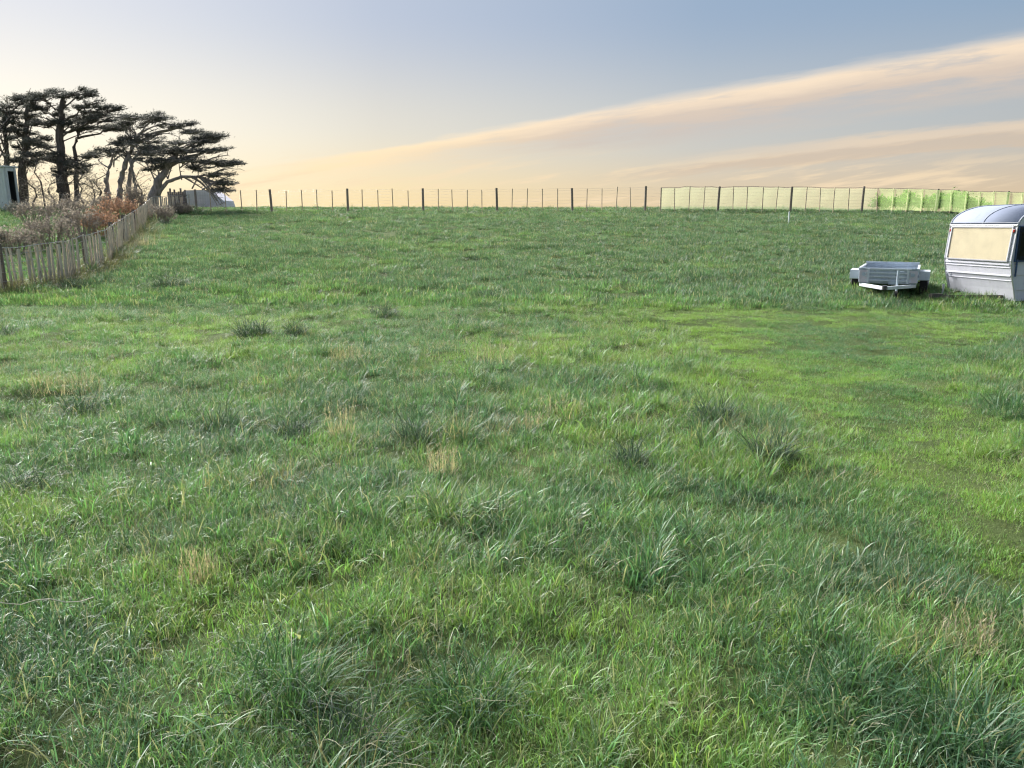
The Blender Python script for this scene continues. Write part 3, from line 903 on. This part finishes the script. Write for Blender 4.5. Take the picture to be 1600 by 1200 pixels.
cypress('dark dense cypress at the left edge, rising behind the white shed', 48.5,
        [([(36, 322), (35, 270), (40, 215), (44, 165)], .30, .10), ([(12, 322), (10, 240), (8, 180)], .22, .08)],
        [(42, 152, 24, 10, 44, 190), (14, 166, 28, 11, 10, 200), (-22, 178, 30, 14, 8, 210), (48, 178, 22, 9, 43, 205), (8, 190, 26, 10, 10, 220),
         (52, 226, 24, 8, 38, 240), (30, 204, 20, 8, 42, 220), (40, 252, 24, 8, 35, 262), (-10, 215, 30, 12, 8, 240), (66, 244, 18, 6, 38, 256)], seed=4, dens=.8)
cypress('tallest cypress with tiered flat crown on a thick straight trunk', 47.0,
        [([(101, 325), (98, 280), (95, 230), (96, 180), (98, 150)], .36, .11), ([(118, 322), (119, 280), (117, 230), (122, 190)], .16, .07), ([(92, 300), (104, 262), (110, 245)], .10, .06)],
        [(100, 144, 34, 9, 97, 172), (128, 148, 18, 6, 98, 170), (76, 152, 26, 8, 96, 180), (148, 166, 30, 9, 98, 190), (180, 170, 16, 3, 130, 182),
         (66, 168, 22, 7, 96, 195), (118, 182, 38, 9, 97, 205), (158, 186, 30, 7, 99, 208), (74, 193, 26, 6, 95, 212), (130, 200, 34, 7, 118, 222), (178, 199, 22, 4, 120, 215),
         (58, 222, 24, 7, 95, 240), (60, 244, 32, 8, 96, 258), (96, 254, 22, 8, 97, 268), (130, 258, 30, 9, 100, 272), (146, 244, 24, 4, 118, 252), (108, 270, 22, 7, 98, 282)], seed=9, dens=.65)
cypress('many-stemmed cypress with open flat-topped crown in the middle of the group', 45.8,
        [([(184, 322), (188, 285), (196, 255), (206, 232), (214, 212)], .20, .07), ([(196, 322), (202, 280), (204, 252), (198, 236)], .15, .06),
         ([(172, 322), (168, 290), (170, 262), (178, 240)], .13, .06), ([(206, 320), (212, 290), (206, 262), (218, 236)], .12, .05), ([(162, 320), (166, 298), (163, 278)], .10, .05)],
        [(212, 186, 34, 6, 214, 214), (246, 186, 34, 7, 216, 212), (276, 196, 28, 4, 218, 210), (196, 194, 20, 5, 208, 222), (222, 219, 36, 6, 208, 232),
         (186, 224, 24, 6, 198, 238), (240, 231, 26, 5, 210, 238), (174, 238, 18, 5, 178, 246), (212, 240, 22, 5, 206, 250), (300, 206, 20, 3, 240, 212)],
        bare=[(214, 214, 190, 192, .05), (214, 214, 262, 192, .06), (206, 232, 240, 222, .05), (170, 262, 150, 250, .04), (204, 252, 232, 246, .05)], bark='lit_bark', seed=15, dens=.45)
cypress('leaning cypress at the right end of the group, branches swept right', 44.0,
        [([(230, 320), (243, 296), (256, 272), (264, 256), (276, 240)], .30, .10), ([(246, 306), (262, 284), (284, 276), (310, 276), (330, 288)], .11, .05),
         ([(236, 312), (246, 288), (248, 268)], .12, .05), ([(262, 260), (290, 246), (320, 238)], .12, .05)],
        [(286, 224, 32, 7, 276, 240), (322, 219, 26, 5, 282, 238), (336, 212, 18, 4, 300, 232), (256, 236, 30, 7, 262, 256), (296, 236, 34, 6, 282, 246), (330, 236, 26, 5, 300, 246),
         (300, 252, 28, 5, 284, 262), (338, 254, 30, 5, 306, 262), (358, 258, 18, 3, 320, 262), (262, 254, 20, 5, 262, 268), (246, 262, 16, 5, 250, 275), (340, 274, 22, 4, 316, 278), (354, 286, 14, 3, 328, 282), (346, 298, 12, 3, 330, 288), (310, 264, 22, 4, 300, 270), (230, 250, 18, 4, 246, 268), (222, 232, 20, 5, 246, 262)],
        bare=[(310, 276, 352, 306, .07), (310, 276, 346, 320, .06), (300, 276, 338, 314, .05), (318, 280, 362, 300, .05), (300, 278, 330, 318, .05), (286, 276, 318, 300, .05),
              (264, 256, 300, 262, .06), (310, 276, 356, 284, .05), (256, 272, 240, 250, .05), (322, 284, 350, 318, .045)], bark='lit_bark', seed=22, dens=.45)

# slender saplings and thin stems in the gaps below the crowns
def sapling(px, Yd, top, label, leaf='brown_leaf', seed=0, nl=500, w=1.0, r0=.05):
    rnd = random.Random(seed); rng = np.random.default_rng(seed)
    b0 = at(px, 322, Yd); b0.z = hz(b0.x, b0.y) - .05
    T = at(px + rnd.uniform(-6, 6), top, Yd); hgt = T.z - b0.z
    root = empty('sapling', tuple(b0)); tag(root, label, 'sapling', 'slender saplings under the cypresses')
    tm = MB(); ctr = []
    pts = [Vector((rnd.gauss(0, .06) * k, rnd.gauss(0, .06) * k, hgt * k / 6)) for k in range(7)]
    tm.tube(pts, [r0 * (1 - .8 * k / 6) + .008 for k in range(7)], 6)
    bm_ = MB()
    for k in range(26):
        t = rnd.uniform(.12, 1); i = min(5, int(t * 6)); q = pts[i].lerp(pts[i + 1], t * 6 - i)
        an = rnd.uniform(0, 6.28); ln = rnd.uniform(.4, 1.15) * w
        e = q + Vector((math.cos(an) * ln, math.sin(an) * ln, rnd.uniform(-.1, .8) * ln))
        md = q.lerp(e, .5) + Vector((0, 0, .08)); bm_.tube([q, md, e], [.016, .011, .005], 4)
        for j in range(nl // 26):
            s = rnd.random() ** .6; ctr.append(list(q.lerp(e, s) + Vector((rnd.gauss(0, .12), rnd.gauss(0, .12), rnd.gauss(0, .12)))))
    tm.build('trunk', M['bark'], root); bm_.build('branches', M['twig'], root)
    if ctr: leaf_object('crown', [leaf_tris(rng, np.array(ctr), np.tile([0, 0, .2], (len(ctr), 1)), .05, .13, .45)], M[leaf], root)
sapling(8, 47.6, 168, 'tall pale-leaved young tree over the roof of the white shed', 'pale_leaf', 3, 1300, 1.15, .06)
sapling(24, 47.4, 150, 'tall thin pale stem beside the dark left-hand cypress', 'pale_leaf', 5, 420, .7, .05)
sapling(52, 46.5, 262, 'thin twiggy sapling right of the white shed', 'brown_leaf', 8, 420)
sapling(70, 46.0, 240, 'thin straight sapling left of the tallest cypress', 'brown_leaf', 12, 420)
sapling(84, 45.2, 280, 'short twiggy sapling just left of the tallest trunk', 'brown_leaf', 14, 300)
sapling(130, 45.8, 262, 'twiggy sapling just right of the tallest cypress', 'brown_leaf', 17, 520)
sapling(146, 46.4, 282, 'small sapling between the tallest and the many-stemmed cypress', 'brown_leaf', 19, 420)
sapling(158, 45.0, 270, 'thin sapling left of the many-stemmed cypress', 'brown_leaf', 23, 420)
sapling(222, 45.0, 268, 'thin sapling between the many-stemmed and the leaning cypress', 'pale_leaf', 29, 420)

# ------------------------------------------------------------------ scrub behind the left fence
def shrub(px, py, wpx, hpx, label, twig='twig', leaf='brown_leaf', nl=900, seed=0, name='bare_shrub', cat='shrub', group='scrubby bushes behind the left fence', loc=None, lsz=(.04, .10)):
    rnd = random.Random(seed); rng = np.random.default_rng(seed)
    g_ = on_ground(px, py) if loc is None else loc
    W_ = wpx / 1200 * g_.y / 2; H_ = hpx / 1200 * g_.y
    root = empty(name, tuple(g_)); tag(root, label, cat, group)
    mb_ = MB(); ctr = []
    for k in range(46):
        an = rnd.uniform(0, 6.28); rr = W_ * rnd.random() ** .5
        b_ = Vector((math.cos(an) * rr * .5, math.sin(an) * rr * .4, 0))
        e = Vector((math.cos(an) * rr * 1.1, math.sin(an) * rr * .8, H_ * rnd.uniform(.5, 1.08) * (1 - .35 * (rr / W_) ** 2)))
        md = b_.lerp(e, .5) + Vector((rnd.gauss(0, .08), rnd.gauss(0, .08), .12 * H_))
        mb_.tube([b_, md, e], [.014, .010, .004], 4)
        for j in range(5):
            q = md.lerp(e, rnd.random()); ln = rnd.uniform(.15, .4) * H_
            e2 = q + Vector((rnd.gauss(0, .5) * ln, rnd.gauss(0, .5) * ln, rnd.uniform(.1, .9) * ln))
            mb_.tube([q, e2], [.008, .003], 3)
            for i in range(max(1, nl // 230)):
                ctr.append(list(q.lerp(e2, rnd.random()) + Vector((rnd.gauss(0, .05), rnd.gauss(0, .05), rnd.gauss(0, .05)))))
    mb_.build('branches', M[twig], root)
    leaf_object('foliage', [leaf_tris(rng, np.array(ctr), np.tile([0, 0, .3], (len(ctr), 1)), lsz[0], lsz[1], .5)], M[leaf], root)
shrub(25, 398, 70, 44, 'grey-brown thicket at the left edge behind the fence', seed=31, nl=1400)
shrub(80, 392, 80, 56, 'grey-brown thicket behind the near part of the fence', seed=32, nl=1400)
shrub(128, 378, 70, 58, 'brown thicket left of the russet bush', seed=33, nl=1400)
shrub(62, 356, 70, 44, 'far grey shrub below the tallest cypress', seed=34, nl=1200)
shrub(112, 346, 60, 40, 'far brown shrub in front of the thick trunk', seed=35, nl=1200)
shrub(160, 372, 62, 44, 'russet bush tinted with orange light behind the fence', 'russet_lit_twig', 'russet_lit_leaf', seed=36, nl=1800)
shrub(190, 350, 54, 44, 'russet brown bush tinted with orange light climbing beside the many-stemmed cypress', 'russet_lit_twig', 'russet_lit_leaf', seed=37, nl=1600)
shrub(212, 338, 36, 46, 'dark brown bush against the fence below the leaning cypress', seed=38, nl=1600)
shrub(160, 338, 50, 34, 'far brown shrub at the foot of the many-stemmed cypress', seed=39, nl=1200)
shrub(30, 336, 40, 20, 'pale twiggy shrub at the corner of the white shed', 'twig', 'pale_leaf', seed=40, nl=1200)
shrub(252, 350, 44, 30, 'brown bush on the paddock side of the fence top', seed=41, nl=1300, group='small bushes on the paddock side of the fence')
dry_clump(228, 386, 30, 34, 'tall brown dry grass leaning on the upper fence')
shrub(282, 333, 40, 14, 'low brown bush near the fence corner', seed=43, nl=900, group='small bushes on the paddock side of the fence')
tussock(112, 452, 34, 'dark tussock at the foot of the batten fence', 'tussock', 1.5, 420)
# leafy bushes behind the green netting
for k, (px, w, h_, lab) in enumerate(((1352, 40, 26, 'green bush behind the netting, leftmost of its row'), (1384, 46, 36, 'green bush behind the netting, second from the left'),
                                   (1418, 44, 30, 'green bush behind the netting, third from the left'), (1452, 52, 40, 'tallest green bush behind the netting'),
                                   (1486, 44, 28, 'green bush behind the netting, nearest the caravan roof'))):
    q = crest_pt(px); x_ = q.x * 46.2 / q.y; loc = Vector((x_, 46.2, hz(x_, 46.2)))
    shrub(0, 0, w, h_ * .8, lab, 'twig', 'green_leaf', seed=60 + k, nl=2600, name='leafy_bush', group='green bushes behind the netting', loc=loc, lsz=(.08, .18))

# ------------------------------------------------------------------ white shed at the left edge
sh = at(15, 330, 44.5); sh.z = hz(sh.x, sh.y)
shed = empty('white_shed', tuple(sh), R(-28)); tag(shed, 'small white shed with a dark open side at the left edge under the trees', 'shed')
hs_ = 2.36
W1, D1 = 2.6, .6          # width to the left, depth to the back right (local -x and +y)
mb = MB(); mb.box((-W1 / 2, 0, hs_ / 2), (W1, .05, hs_)); mb.build('wall', M['white_board'], shed)
for k in range(11):
    mb = MB(); mb.box((-.12 - k * .235, -.034, hs_ / 2 - .02), (.222, .018, hs_ - .1)); mb.build('cladding_board', M['white_board'], shed, bevel=.004)
mb = MB(); mb.box((-W1 / 2, D1, hs_ / 2 - .05), (W1, .05, hs_ - .1)); mb.build('back_wall', M['dark_inside'], shed)
mb = MB(); mb.box((-W1 + .025, D1 / 2, hs_ / 2 - .05), (.05, D1 - .06, hs_ - .1)); mb.build('side_wall', M['dark_inside'], shed)
mb = MB(); mb.box((-W1 / 2, D1 / 2, .04), (W1 - .12, D1 - .1, .06)); mb.build('floor', M['dark_inside'], shed)
for yy in (.08, D1 - .06):
    mb = MB(); mb.box((.03, yy, hs_ / 2), (.09, .10, hs_)); mb.build('door_post', M['white_board'], shed, bevel=.005)
mb = MB(); mb.box((.03, D1 / 2, hs_ - .10), (.085, D1 - .26, .2)); mb.build('lintel', M['white_board'], shed, bevel=.005)
mb = MB(); mb.box((-W1 / 2, D1 / 2, hs_ + .05), (W1 + .2, D1 + .25, .07)); mb.build('roof', M['white_board'], shed, bevel=.01)

# grey iron shed with low roof beyond the fence corner
gs = at(318, 322, 50.0); gs.z = hz(gs.x, gs.y)
iron = empty('iron_shed', tuple(gs)); tag(iron, 'pale grey iron shed with sloping roof beyond the fence corner', 'shed')
mb = MB()
prof = [(-1.25, 0), (-1.25, 1.05), (-1.1, 1.12), (.45, 1.16), (1.3, .5), (1.42, 0)]
vs = [(x, -.02, z) for x, z in prof] + [(x, 1.8, z) for x, z in prof]; n = len(prof)
mb.add(vs, [tuple(range(n)), tuple(reversed(range(n, 2 * n)))] + [(i, i + n, (i + 1) % n + n, (i + 1) % n) for i in range(n)])
mb.build('wall', M['grey_iron'], iron)
for k in range(12):
    x = -1.15 + k * .15
    mb = MB(); mb.box((x, -.035, .52), (.07, .025, 1.0)); mb.build('iron_rib', M['grey_iron'], iron)
pf = at(278, 325, 47.0); pf.z = hz(pf.x, pf.y)
pal = empty('paling_fence', tuple(pf)); tag(pal, 'short run of upright grey palings beside the iron shed', 'fence')
random.seed(8)
for k in range(9):
    mb = MB(); h_ = random.uniform(.95, 1.2); mb.box((-.5 + k * .125, 0, h_ / 2), (.11, .025, h_)); mb.build('paling', M['grey_board'], pal, bevel=.003)
for z in (.3, .8):
    mb = MB(); mb.box((0, .04, z), (1.15, .04, .07)); mb.build('rail', M['grey_board'], pal)
lg = on_ground(292, 327)
mb = MB(); mb.tube([(-.55, 0, .10), (-.2, .03, .12), (.25, 0, .11), (.6, -.04, .09)], [.12, .14, .13, .09], 9)
o = mb.build('fallen_log', M['bark'], smooth=True); o.location = lg; tag(o, 'dark log lying on the crest at the fence corner', 'log')

# ------------------------------------------------------------------ box trailer
M['galv'] = simple('trailer_grey_blue_paint', (.40, .46, .53), .5, .14, 5, metal=.1, bump=.1, dirt=((.24, .21, .18), .8))
M['trailer_white'] = simple('trailer_white_paint', (.52, .56, .60), .5, .06, 3, dirt=((.30, .28, .26), .7))
M['tyre'] = simple('tyre_rubber', (.022, .022, .024), .85, .2, 10)
M['rim'] = simple('steel_rim', (.40, .42, .45), .45, .1, 5, metal=.5)
M['black'] = simple('black_steel_and_interior', (.03, .03, .033), .5, .2, 5)
M['plate'] = simple('number_plate', (.55, .50, .55), .4, .05, 8)
M['red_lens'] = simple('red_lens', (.30, .03, .02), .25, .05, 8)
tp_ = on_ground(1386, 462)
TY = 17.5
tpos = Vector(((1384 - 800) / 1200 * TY * 1.0 * (cP + 140 / 1200 * sP), TY, 0)); tpos.z = hz(tpos.x, tpos.y) - .09
trl = empty('box_trailer', tuple(tpos), R(-28)); trl.scale = (.92, .92, .92)
tag(trl, 'pale grey-blue box trailer with mudguards parked beside the caravan', 'trailer')
BW, BL, Z0, Z1 = 1.24, 2.05, .30, .63        # box: width, length, floor and rim heights; front at y=-BL/2
def tb(name, c, s, mat='galv', par=None, bev=.004, rot=None):
    q = MB(); q.box(c, s, rot); return q.build(name, M[mat], par or trl, bevel=bev)
tb('floor', (0, 0, Z0), (BW - .02, BL - .02, .03))
fp = tb('front_panel', (0, -BL / 2, (Z0 + Z1) / 2), (BW, .02, Z1 - Z0 - .02))
for k in range(4):
    tb('rib', (0, -BL / 2 - .018, Z0 + .06 + k * .088), (BW - .26, .030, .034), 'trailer_white', par=fp)
for x in (-.42, .42):
    tb('stake', (x, -BL / 2 - .035, (Z0 + Z1) / 2), (.05, .03, Z1 - Z0), 'trailer_white', par=fp)
for s in (-1, 1):
    sp = tb('side_panel', (s * BW / 2, 0, (Z0 + Z1) / 2), (.02, BL - .03, Z1 - Z0 - .03))
    for k in range(3): tb('rib', (s * (BW / 2 + .016), 0, Z0 + .09 + k * .1), (.020, BL - .2, .030), par=sp)
    tb('top_rail', (s * BW / 2, 0, Z1), (.050, BL + .02, .040), 'trailer_white')
tg = tb('tailgate', (0, BL / 2, (Z0 + Z1) / 2 + .04), (BW - .03, .02, Z1 - Z0 + .06))
for k in range(4): tb('rib', (0, BL / 2 - .018, Z0 + .09 + k * .095), (BW - .08, .022, .032), par=tg)
tb('top_rail', (0, -BL / 2, Z1 + .001), (BW - .06, .042, .036), 'galv'); tb('top_rail', (0, BL / 2, Z1 + .062), (BW, .042, .036), 'galv')
for s in (-1, 1):
    c = tb('corner_plate', (s * (BW / 2 - .10), -BL / 2 - .022, (Z0 + Z1) / 2 - .01), (.19, .012, Z1 - Z0 - .05), 'plate')
    q = MB(); q.tube([(s * (BW / 2 - .10), -BL / 2 - .028, Z0 + .2), (s * (BW / 2 - .10), -BL / 2 - .045, Z0 + .2)], .045, 12); q.build('reflector', M['galv'], c)
    # mudguard: flat topped with sloping ends
    q = MB(); xs = (s * (BW / 2 + .02), s * (BW / 2 + .25)); pr = [(-.46, .36), (-.42, .56), (.42, .56), (.46, .36)]
    vs = [(x, y, z) for x in xs for y, z in pr] + [(x, y * .97, z - .015) for x in xs for y, z in pr]
    q.add(vs, [(0, 1, 5, 4), (1, 2, 6, 5), (2, 3, 7, 6), (8, 12, 13, 9), (9, 13, 14, 10), (10, 14, 15, 11), (4, 5, 13, 12), (5, 6, 14, 13), (6, 7, 15, 14), (0, 8, 9, 1), (1, 9, 10, 2), (2, 10, 11, 3), (0, 4, 12, 8), (3, 11, 15, 7)])
    mg = q.build('mudguard', M['trailer_white'], trl)
    tb('skirt', (s * (BW / 2 + .245), 0, .48), (.012, .80, .10), 'trailer_white', mg)
    q = MB(); wx = s * (BW / 2 + .135)
    q.tube([(wx - .085, 0, .27), (wx - .07, 0, .27), (wx + .07, 0, .27), (wx + .085, 0, .27)], [.24, .275, .275, .24], 24)
    wh = q.build('wheel', M['tyre'], trl, smooth=False)
    q = MB(); q.tube([(wx + s * .07, 0, .27), (wx + s * .092, 0, .27)], .165, 20); q.tube([(wx + s * .09, 0, .27), (wx + s * .11, 0, .27)], .05, 12); q.build('rim', M['rim'], wh)
q = MB(); q.tube([(-BW / 2 - .1, 0, .27), (BW / 2 + .1, 0, .27)], .025, 8); q.build('axle', M['black'], trl)
for s in (-1, 1):
    q = MB(); q.beam((s * (BW / 2 - .04), -BL / 2 + .1, Z0 - .055), (s * .035, -BL / 2 - 1.08, .26), .06, .075); q.build('drawbar', M['trailer_white'], trl, bevel=.005)
q = MB(); q.box((0, -BL / 2 - 1.18, .285), (.09, .26, .08)); q.tube([(0, -BL / 2 - 1.32, .24), (0, -BL / 2 - 1.32, .33)], [.05, .04], 10); q.build('coupling', M['black'], trl)
q = MB(); q.tube([(.22, -BL / 2 - .5, .12), (.22, -BL / 2 - .5, .62)], .022, 8); q.tube([(.22, -BL / 2 - .5, .60), (.34, -BL / 2 - .5, .60)], .01, 6)
jk = q.build('jockey_stand', M['galv'], trl)
q = MB(); q.tube([(.19, -BL / 2 - .5, .09), (.25, -BL / 2 - .5, .09)], .08, 14); q.build('wheel', M['tyre'], jk)
tb('number_plate', (.12, -BL / 2 - .05, Z0 + .02), (.20, .008, .09), 'galv')

# ------------------------------------------------------------------ caravan
M['van'] = simple('caravan_enamel', (.58, .58, .64), .6, .05, 1.6, bump=.05, bscale=4, stretch=(4, 4, .6), dirt=((.36, .36, .34), .55))
M['van_roof'] = simple('caravan_roof_paint', (.22, .25, .33), .8, .08, 1.5, dirt=((.15, .16, .18), .6), spec=.2)
M['trim'] = simple('aluminium_bead', (.55, .56, .58), .35, .06, 6, metal=.7)
M['seam'] = simple('grey_sealant', (.34, .36, .41), .7, .1, 6)
M['blind'] = simple('cream_blind_sky_tint', (.76, .68, .53), .8, .06, 3)  # cream also stands in for the warm sky reflected in the window
M['rubber'] = simple('white_window_rubber', (.42, .42, .45), .6, .06, 6)
M['navy'] = simple('navy_window_surround', (.025, .06, .15), .35, .15, 4)
M['chassis'] = simple('rusty_chassis', (.10, .085, .075), .8, .3, 8)
def glass_mat(name, tint, clear=.75):
    m, nt, bs = new_mat(name)
    tpn = nt.nodes.new('ShaderNodeBsdfTransparent'); tpn.inputs[0].default_value = (*tint, 1)
    gl = nt.nodes.new('ShaderNodeBsdfGlossy'); gl.inputs['Roughness'].default_value = .06
    fr = nt.nodes.new('ShaderNodeFresnel'); fr.inputs[0].default_value = 1.5
    f = S(fr.outputs[0]) * .45 + .01
    mx = nt.nodes.new('ShaderNodeMixShader'); nt.links.new(f.s, mx.inputs[0])
    nt.links.new(tpn.outputs[0], mx.inputs[1]); nt.links.new(gl.outputs[0], mx.inputs[2]); nt.links.new(mx.outputs[0], nt.nodes['Material Output'].inputs[0])
    return m
M['pane'] = glass_mat('front_window_acrylic', (.96, .95, .90))
M['dark_pane'] = glass_mat('dark_window_acrylic', (.25, .30, .42))
# local axes: +x forward (towards picture left), y across (+y is the far side), z up; origin under the near front corner
def ground_near(px, py, Y): 
    q = at(px, py, Y); q.z = hz(q.x, q.y); return q
vn = ground_near(1571, 475, 15.5)
vfar = ground_near(1471, 468, 17.2)
ax_y = Vector((vfar.x - vn.x, vfar.y - vn.y, 0)); VW = 1.78; ax_y.normalize()
ang = math.atan2(ax_y.y, ax_y.x) - math.pi / 2
van = empty('caravan', (vn.x, vn.y, vn.z - .05), ang + math.pi)
# rotated by pi: local +x points to -X (picture left), local +y to -Y; so the far side is local -y
tag(van, 'small old white caravan with curved roof at the right edge', 'caravan')
FR = [(.14, -.21), (.36, -.15), (.64, -.06), (.94, .0), (1.62, -.055)]        # z, x of the front
def fx(z):
    for (z0, x0), (z1, x1) in zip(FR[:-1], FR[1:]):
        if z <= z1: return x0 + (x1 - x0) * (z - z0) / (z1 - z0)
    return FR[-1][1]
ZT = 2.06; LEN = 3.7
roof = [(-.055 - 1.05 * (1 - math.cos(t)), 1.62 + (ZT - 1.62) * math.sin(t)) for t in [math.pi / 2 * k / 12 for k in range(1, 13)]]
rear = [(-LEN + 1.0 - .95 * math.sin(t), 1.56 + (ZT + .02 - 1.56) * math.cos(t)) for t in [math.pi / 2 * k / 10 for k in range(0, 11)]]
prof = [(x, z) for z, x in FR] + roof + [(-1.9, ZT + .03)] + rear + [(-LEN, .95), (-LEN + .12, .55), (-LEN + .25, .14)]
npf = len(prof)
def extrude(pr, y0, y1):
    n = len(pr); q = MB()
    q.add([(x, y0, z) for x, z in pr] + [(x, y1, z) for x, z in pr],
          [(i, (i + 1) % n, (i + 1) % n + n, i + n) for i in range(n)] + [tuple(reversed(range(n))), tuple(range(n, 2 * n))])
    return q
q = extrude(prof, -VW, 0)
nF = len(FR)
for i in range(npf):
    if nF - 1 <= i < nF + len(roof) + 10: q.m[i] = 1
body = q.build('body', [M['van'], M['van_roof']], van)
ev = body.modifiers.new('w', 'WEIGHTED_NORMAL') if False else None
for poly in body.data.polygons:
    if poly.material_index == 1: poly.use_smooth = True
# edge beads along both side edges, a roof seam in the middle, a cross bead above the front window
for y in (-VW, 0):
    q = MB(); q.tube([(x, y, z) for x, z in prof[:nF]], .013, 6); q.build('edge_bead', M['trim'], van)
    q = MB(); q.tube([(x, y, z) for x, z in prof[nF - 1:nF + len(roof) + 11]], .018, 6); q.build('gutter', M['seam'], van)
q = MB(); q.tube([(x + .004, -VW * .5, z + .004) for x, z in prof[nF - 1:nF + len(roof) + 1]], .011, 6); q.build('roof_seam', M['seam'], van)
q = MB(); q.beam((fx(1.62) + .005, -VW - .005, 1.635), (fx(1.62) + .005, .005, 1.635), .03, .035); q.build('cross_bead', M['trim'], van, bevel=.006)
q = MB(); q.beam((fx(1.62) + .002, -VW, 1.69), (fx(1.62) + .002, 0, 1.69), .02, .012); q.build('roof_lap', M['seam'], van)
# swaged ribs across the lower front
for z, hgt, dpt in ((.865, .045, .013), (.80, .020, .010), (.64, .034, .012), (.54, .016, .008)):
    q = MB(); q.beam((fx(z) + .001, -VW + .03, z), (fx(z) + .001, -.03, z), dpt * 2, hgt); q.build('swage', M['van'], van, bevel=min(.008, hgt * .35))
# front window
def fpt(z, y, off): return Vector((fx(z) + off, y, z))
def quad_front(name, z0, z1, y0, y1, off, th, mat, par, bev=.0):
    q = MB(); P_ = [fpt(z, y, o_) for o_ in (off, off - th) for z, y in ((z0, y0), (z0, y1), (z1, y1), (z1, y0))]
    q.add(P_, [(0, 1, 2, 3), (7, 6, 5, 4), (0, 4, 5, 1), (1, 5, 6, 2), (2, 6, 7, 3), (3, 7, 4, 0)])
    return q.build(name, M[mat], par, bevel=bev)
win = quad_front('front_window', .942, 1.588, -VW + .102, -.102, .012, .011, 'blind', van)
win['label'] = 'wide front window with a cream blind carrying the reflected sky colour'
zA, zB, yA, yB = .940, 1.59, -VW + .10, -.10
for nm, z0, z1, y0, y1 in (('frame', zA - .03, zA, yA - .03, yB + .03), ('frame', zB, zB + .025, yA - .03, yB + .03), ('frame', zA, zB, yA - .03, yA), ('frame', zA, zB, yB, yB + .03)):
    quad_front(nm, z0, z1, y0, y1, .030, .032, 'rubber', win, .006)
q = MB(); q.add([fpt(z, y, .022) for z, y in ((zA, yA), (zA, yB), (zB, yB), (zB, yA))], [(0, 1, 2, 3)]); q.build('pane', M['pane'], win)
for y in (-VW + .05, -.05):
    q = MB(); q.box(fpt(1.53, y, .016), (.03, .035, .06)); q.build('marker_light', M['red_lens'], van, bevel=.006)
q = MB(); q.tube([fpt(.62, -VW + .11, .02), fpt(.60, -VW + .11, .06), fpt(.30, -VW + .11, .06)], .013, 6); q.tube([fpt(.55, -VW + .11, .05), fpt(.55, -VW + .20, .05), fpt(.60, -VW + .20, .05)], .012, 6)
q.build('gas_pipe', M['seam'], van)
# near side: dark window wrapping close to the front corner, panel seams, door, rear window
def side_box(name, x0, x1, z0, z1, y, th, mat, par, bev=.0):
    q = MB(); q.box(((x0 + x1) / 2, y + th / 2, (z0 + z1) / 2), (abs(x1 - x0), th, z1 - z0)); return q.build(name, M[mat], par, bevel=bev)
for (x0, x1, z0, z1) in ((-1.02, -.09, .95, 1.60), (-3.3, -2.45, .98, 1.58)):
    sw = side_box('side_window', x0, x1, z0, z1, .001, .012, 'navy', van)
    side_box('dark_interior', x0 + .10, x1 - .07, z0 + .09, z1 - .09, .0135, .002, 'black', sw)  # black sheet standing in for the shade inside the caravan
    for a in ((x0, x1, z0 - .03, z0), (x0, x1, z1, z1 + .03), (x0 - .03, x0, z0 - .03, z1 + .03), (x1, x1 + .03, z0 - .03, z1 + .03)):
        side_box('frame', *a, .001, .03, 'navy', sw, .005)
    q = MB(); q.add([(x0, .022, z0), (x0, .022, z1), (x1, .022, z1), (x1, .022, z0)], [(0, 1, 2, 3)]); q.build('pane', M['dark_pane'], sw)
q = MB(); q.box((-.115, .03, .80), (.025, .025, .34)); q.build('window_stay', M['navy'], van, bevel=.004)
dr = side_box('door', -2.25, -1.55, .36, 1.86, .001, .018, 'van', van, .006)
side_box('door_window', -2.12, -1.68, 1.15, 1.66, .0195, .010, 'navy', dr, .004); side_box('handle', -1.66, -1.60, .98, 1.04, .02, .035, 'trim', dr, .004)
for z in (.36, .66, .88):
    q = MB(); q.beam((-.07 + fx(z) * .9, .004, z), (-1.53, .004, z), .012, .014); q.build('panel_seam', M['trim'], van)
    q = MB(); q.beam((-2.27, .004, z), (-LEN + .25, .004, z), .012, .014); q.build('panel_seam', M['trim'], van)
# undergear
for y in (-VW + .25, -.25):
    q = MB(); q.box((-LEN / 2, y, .255), (LEN - .5, .06, .09)); q.build('chassis_rail', M['chassis'], van)
for s in (-1, 1):
    q = MB(); q.beam((-.25, -VW / 2 + s * .62, .20), (.80, -VW / 2 + s * .04, .17), .06, .07); q.build('drawbar', M['chassis'], van)
q = MB(); q.box((.88, -VW / 2, .19), (.26, .09, .08)); q.build('coupling', M['chassis'], van)
q = MB(); q.tube([(.60, -VW / 2 - .14, .06), (.60, -VW / 2 - .14, .42)], .022, 8); q.build('jockey_stand', M['rim'], van)
for x in (-.42, -LEN + .5):
    for y in (-.22, -VW + .22):
        q = MB(); q.beam((x, y, .24), (x + .12, y, .03), .04, .03); q.box((x + .13, y, .035), (.12, .09, .02)); q.build('corner_steady', M['chassis'], van)
for y in (-.13, -VW + .13):
    q = MB(); q.tube([(-2.05, y - .08, .30), (-2.05, y - .065, .30), (-2.05, y + .065, .30), (-2.05, y + .08, .30)], [.25, .29, .29, .25], 22); wh = q.build('wheel', M['tyre'], van)
    sgn = 1 if y > -1 else -1
    q = MB(); q.tube([(-2.05, y + sgn * .065, .30), (-2.05, y + sgn * .086, .30)], .17, 18); q.build('rim', M['rim'], wh)
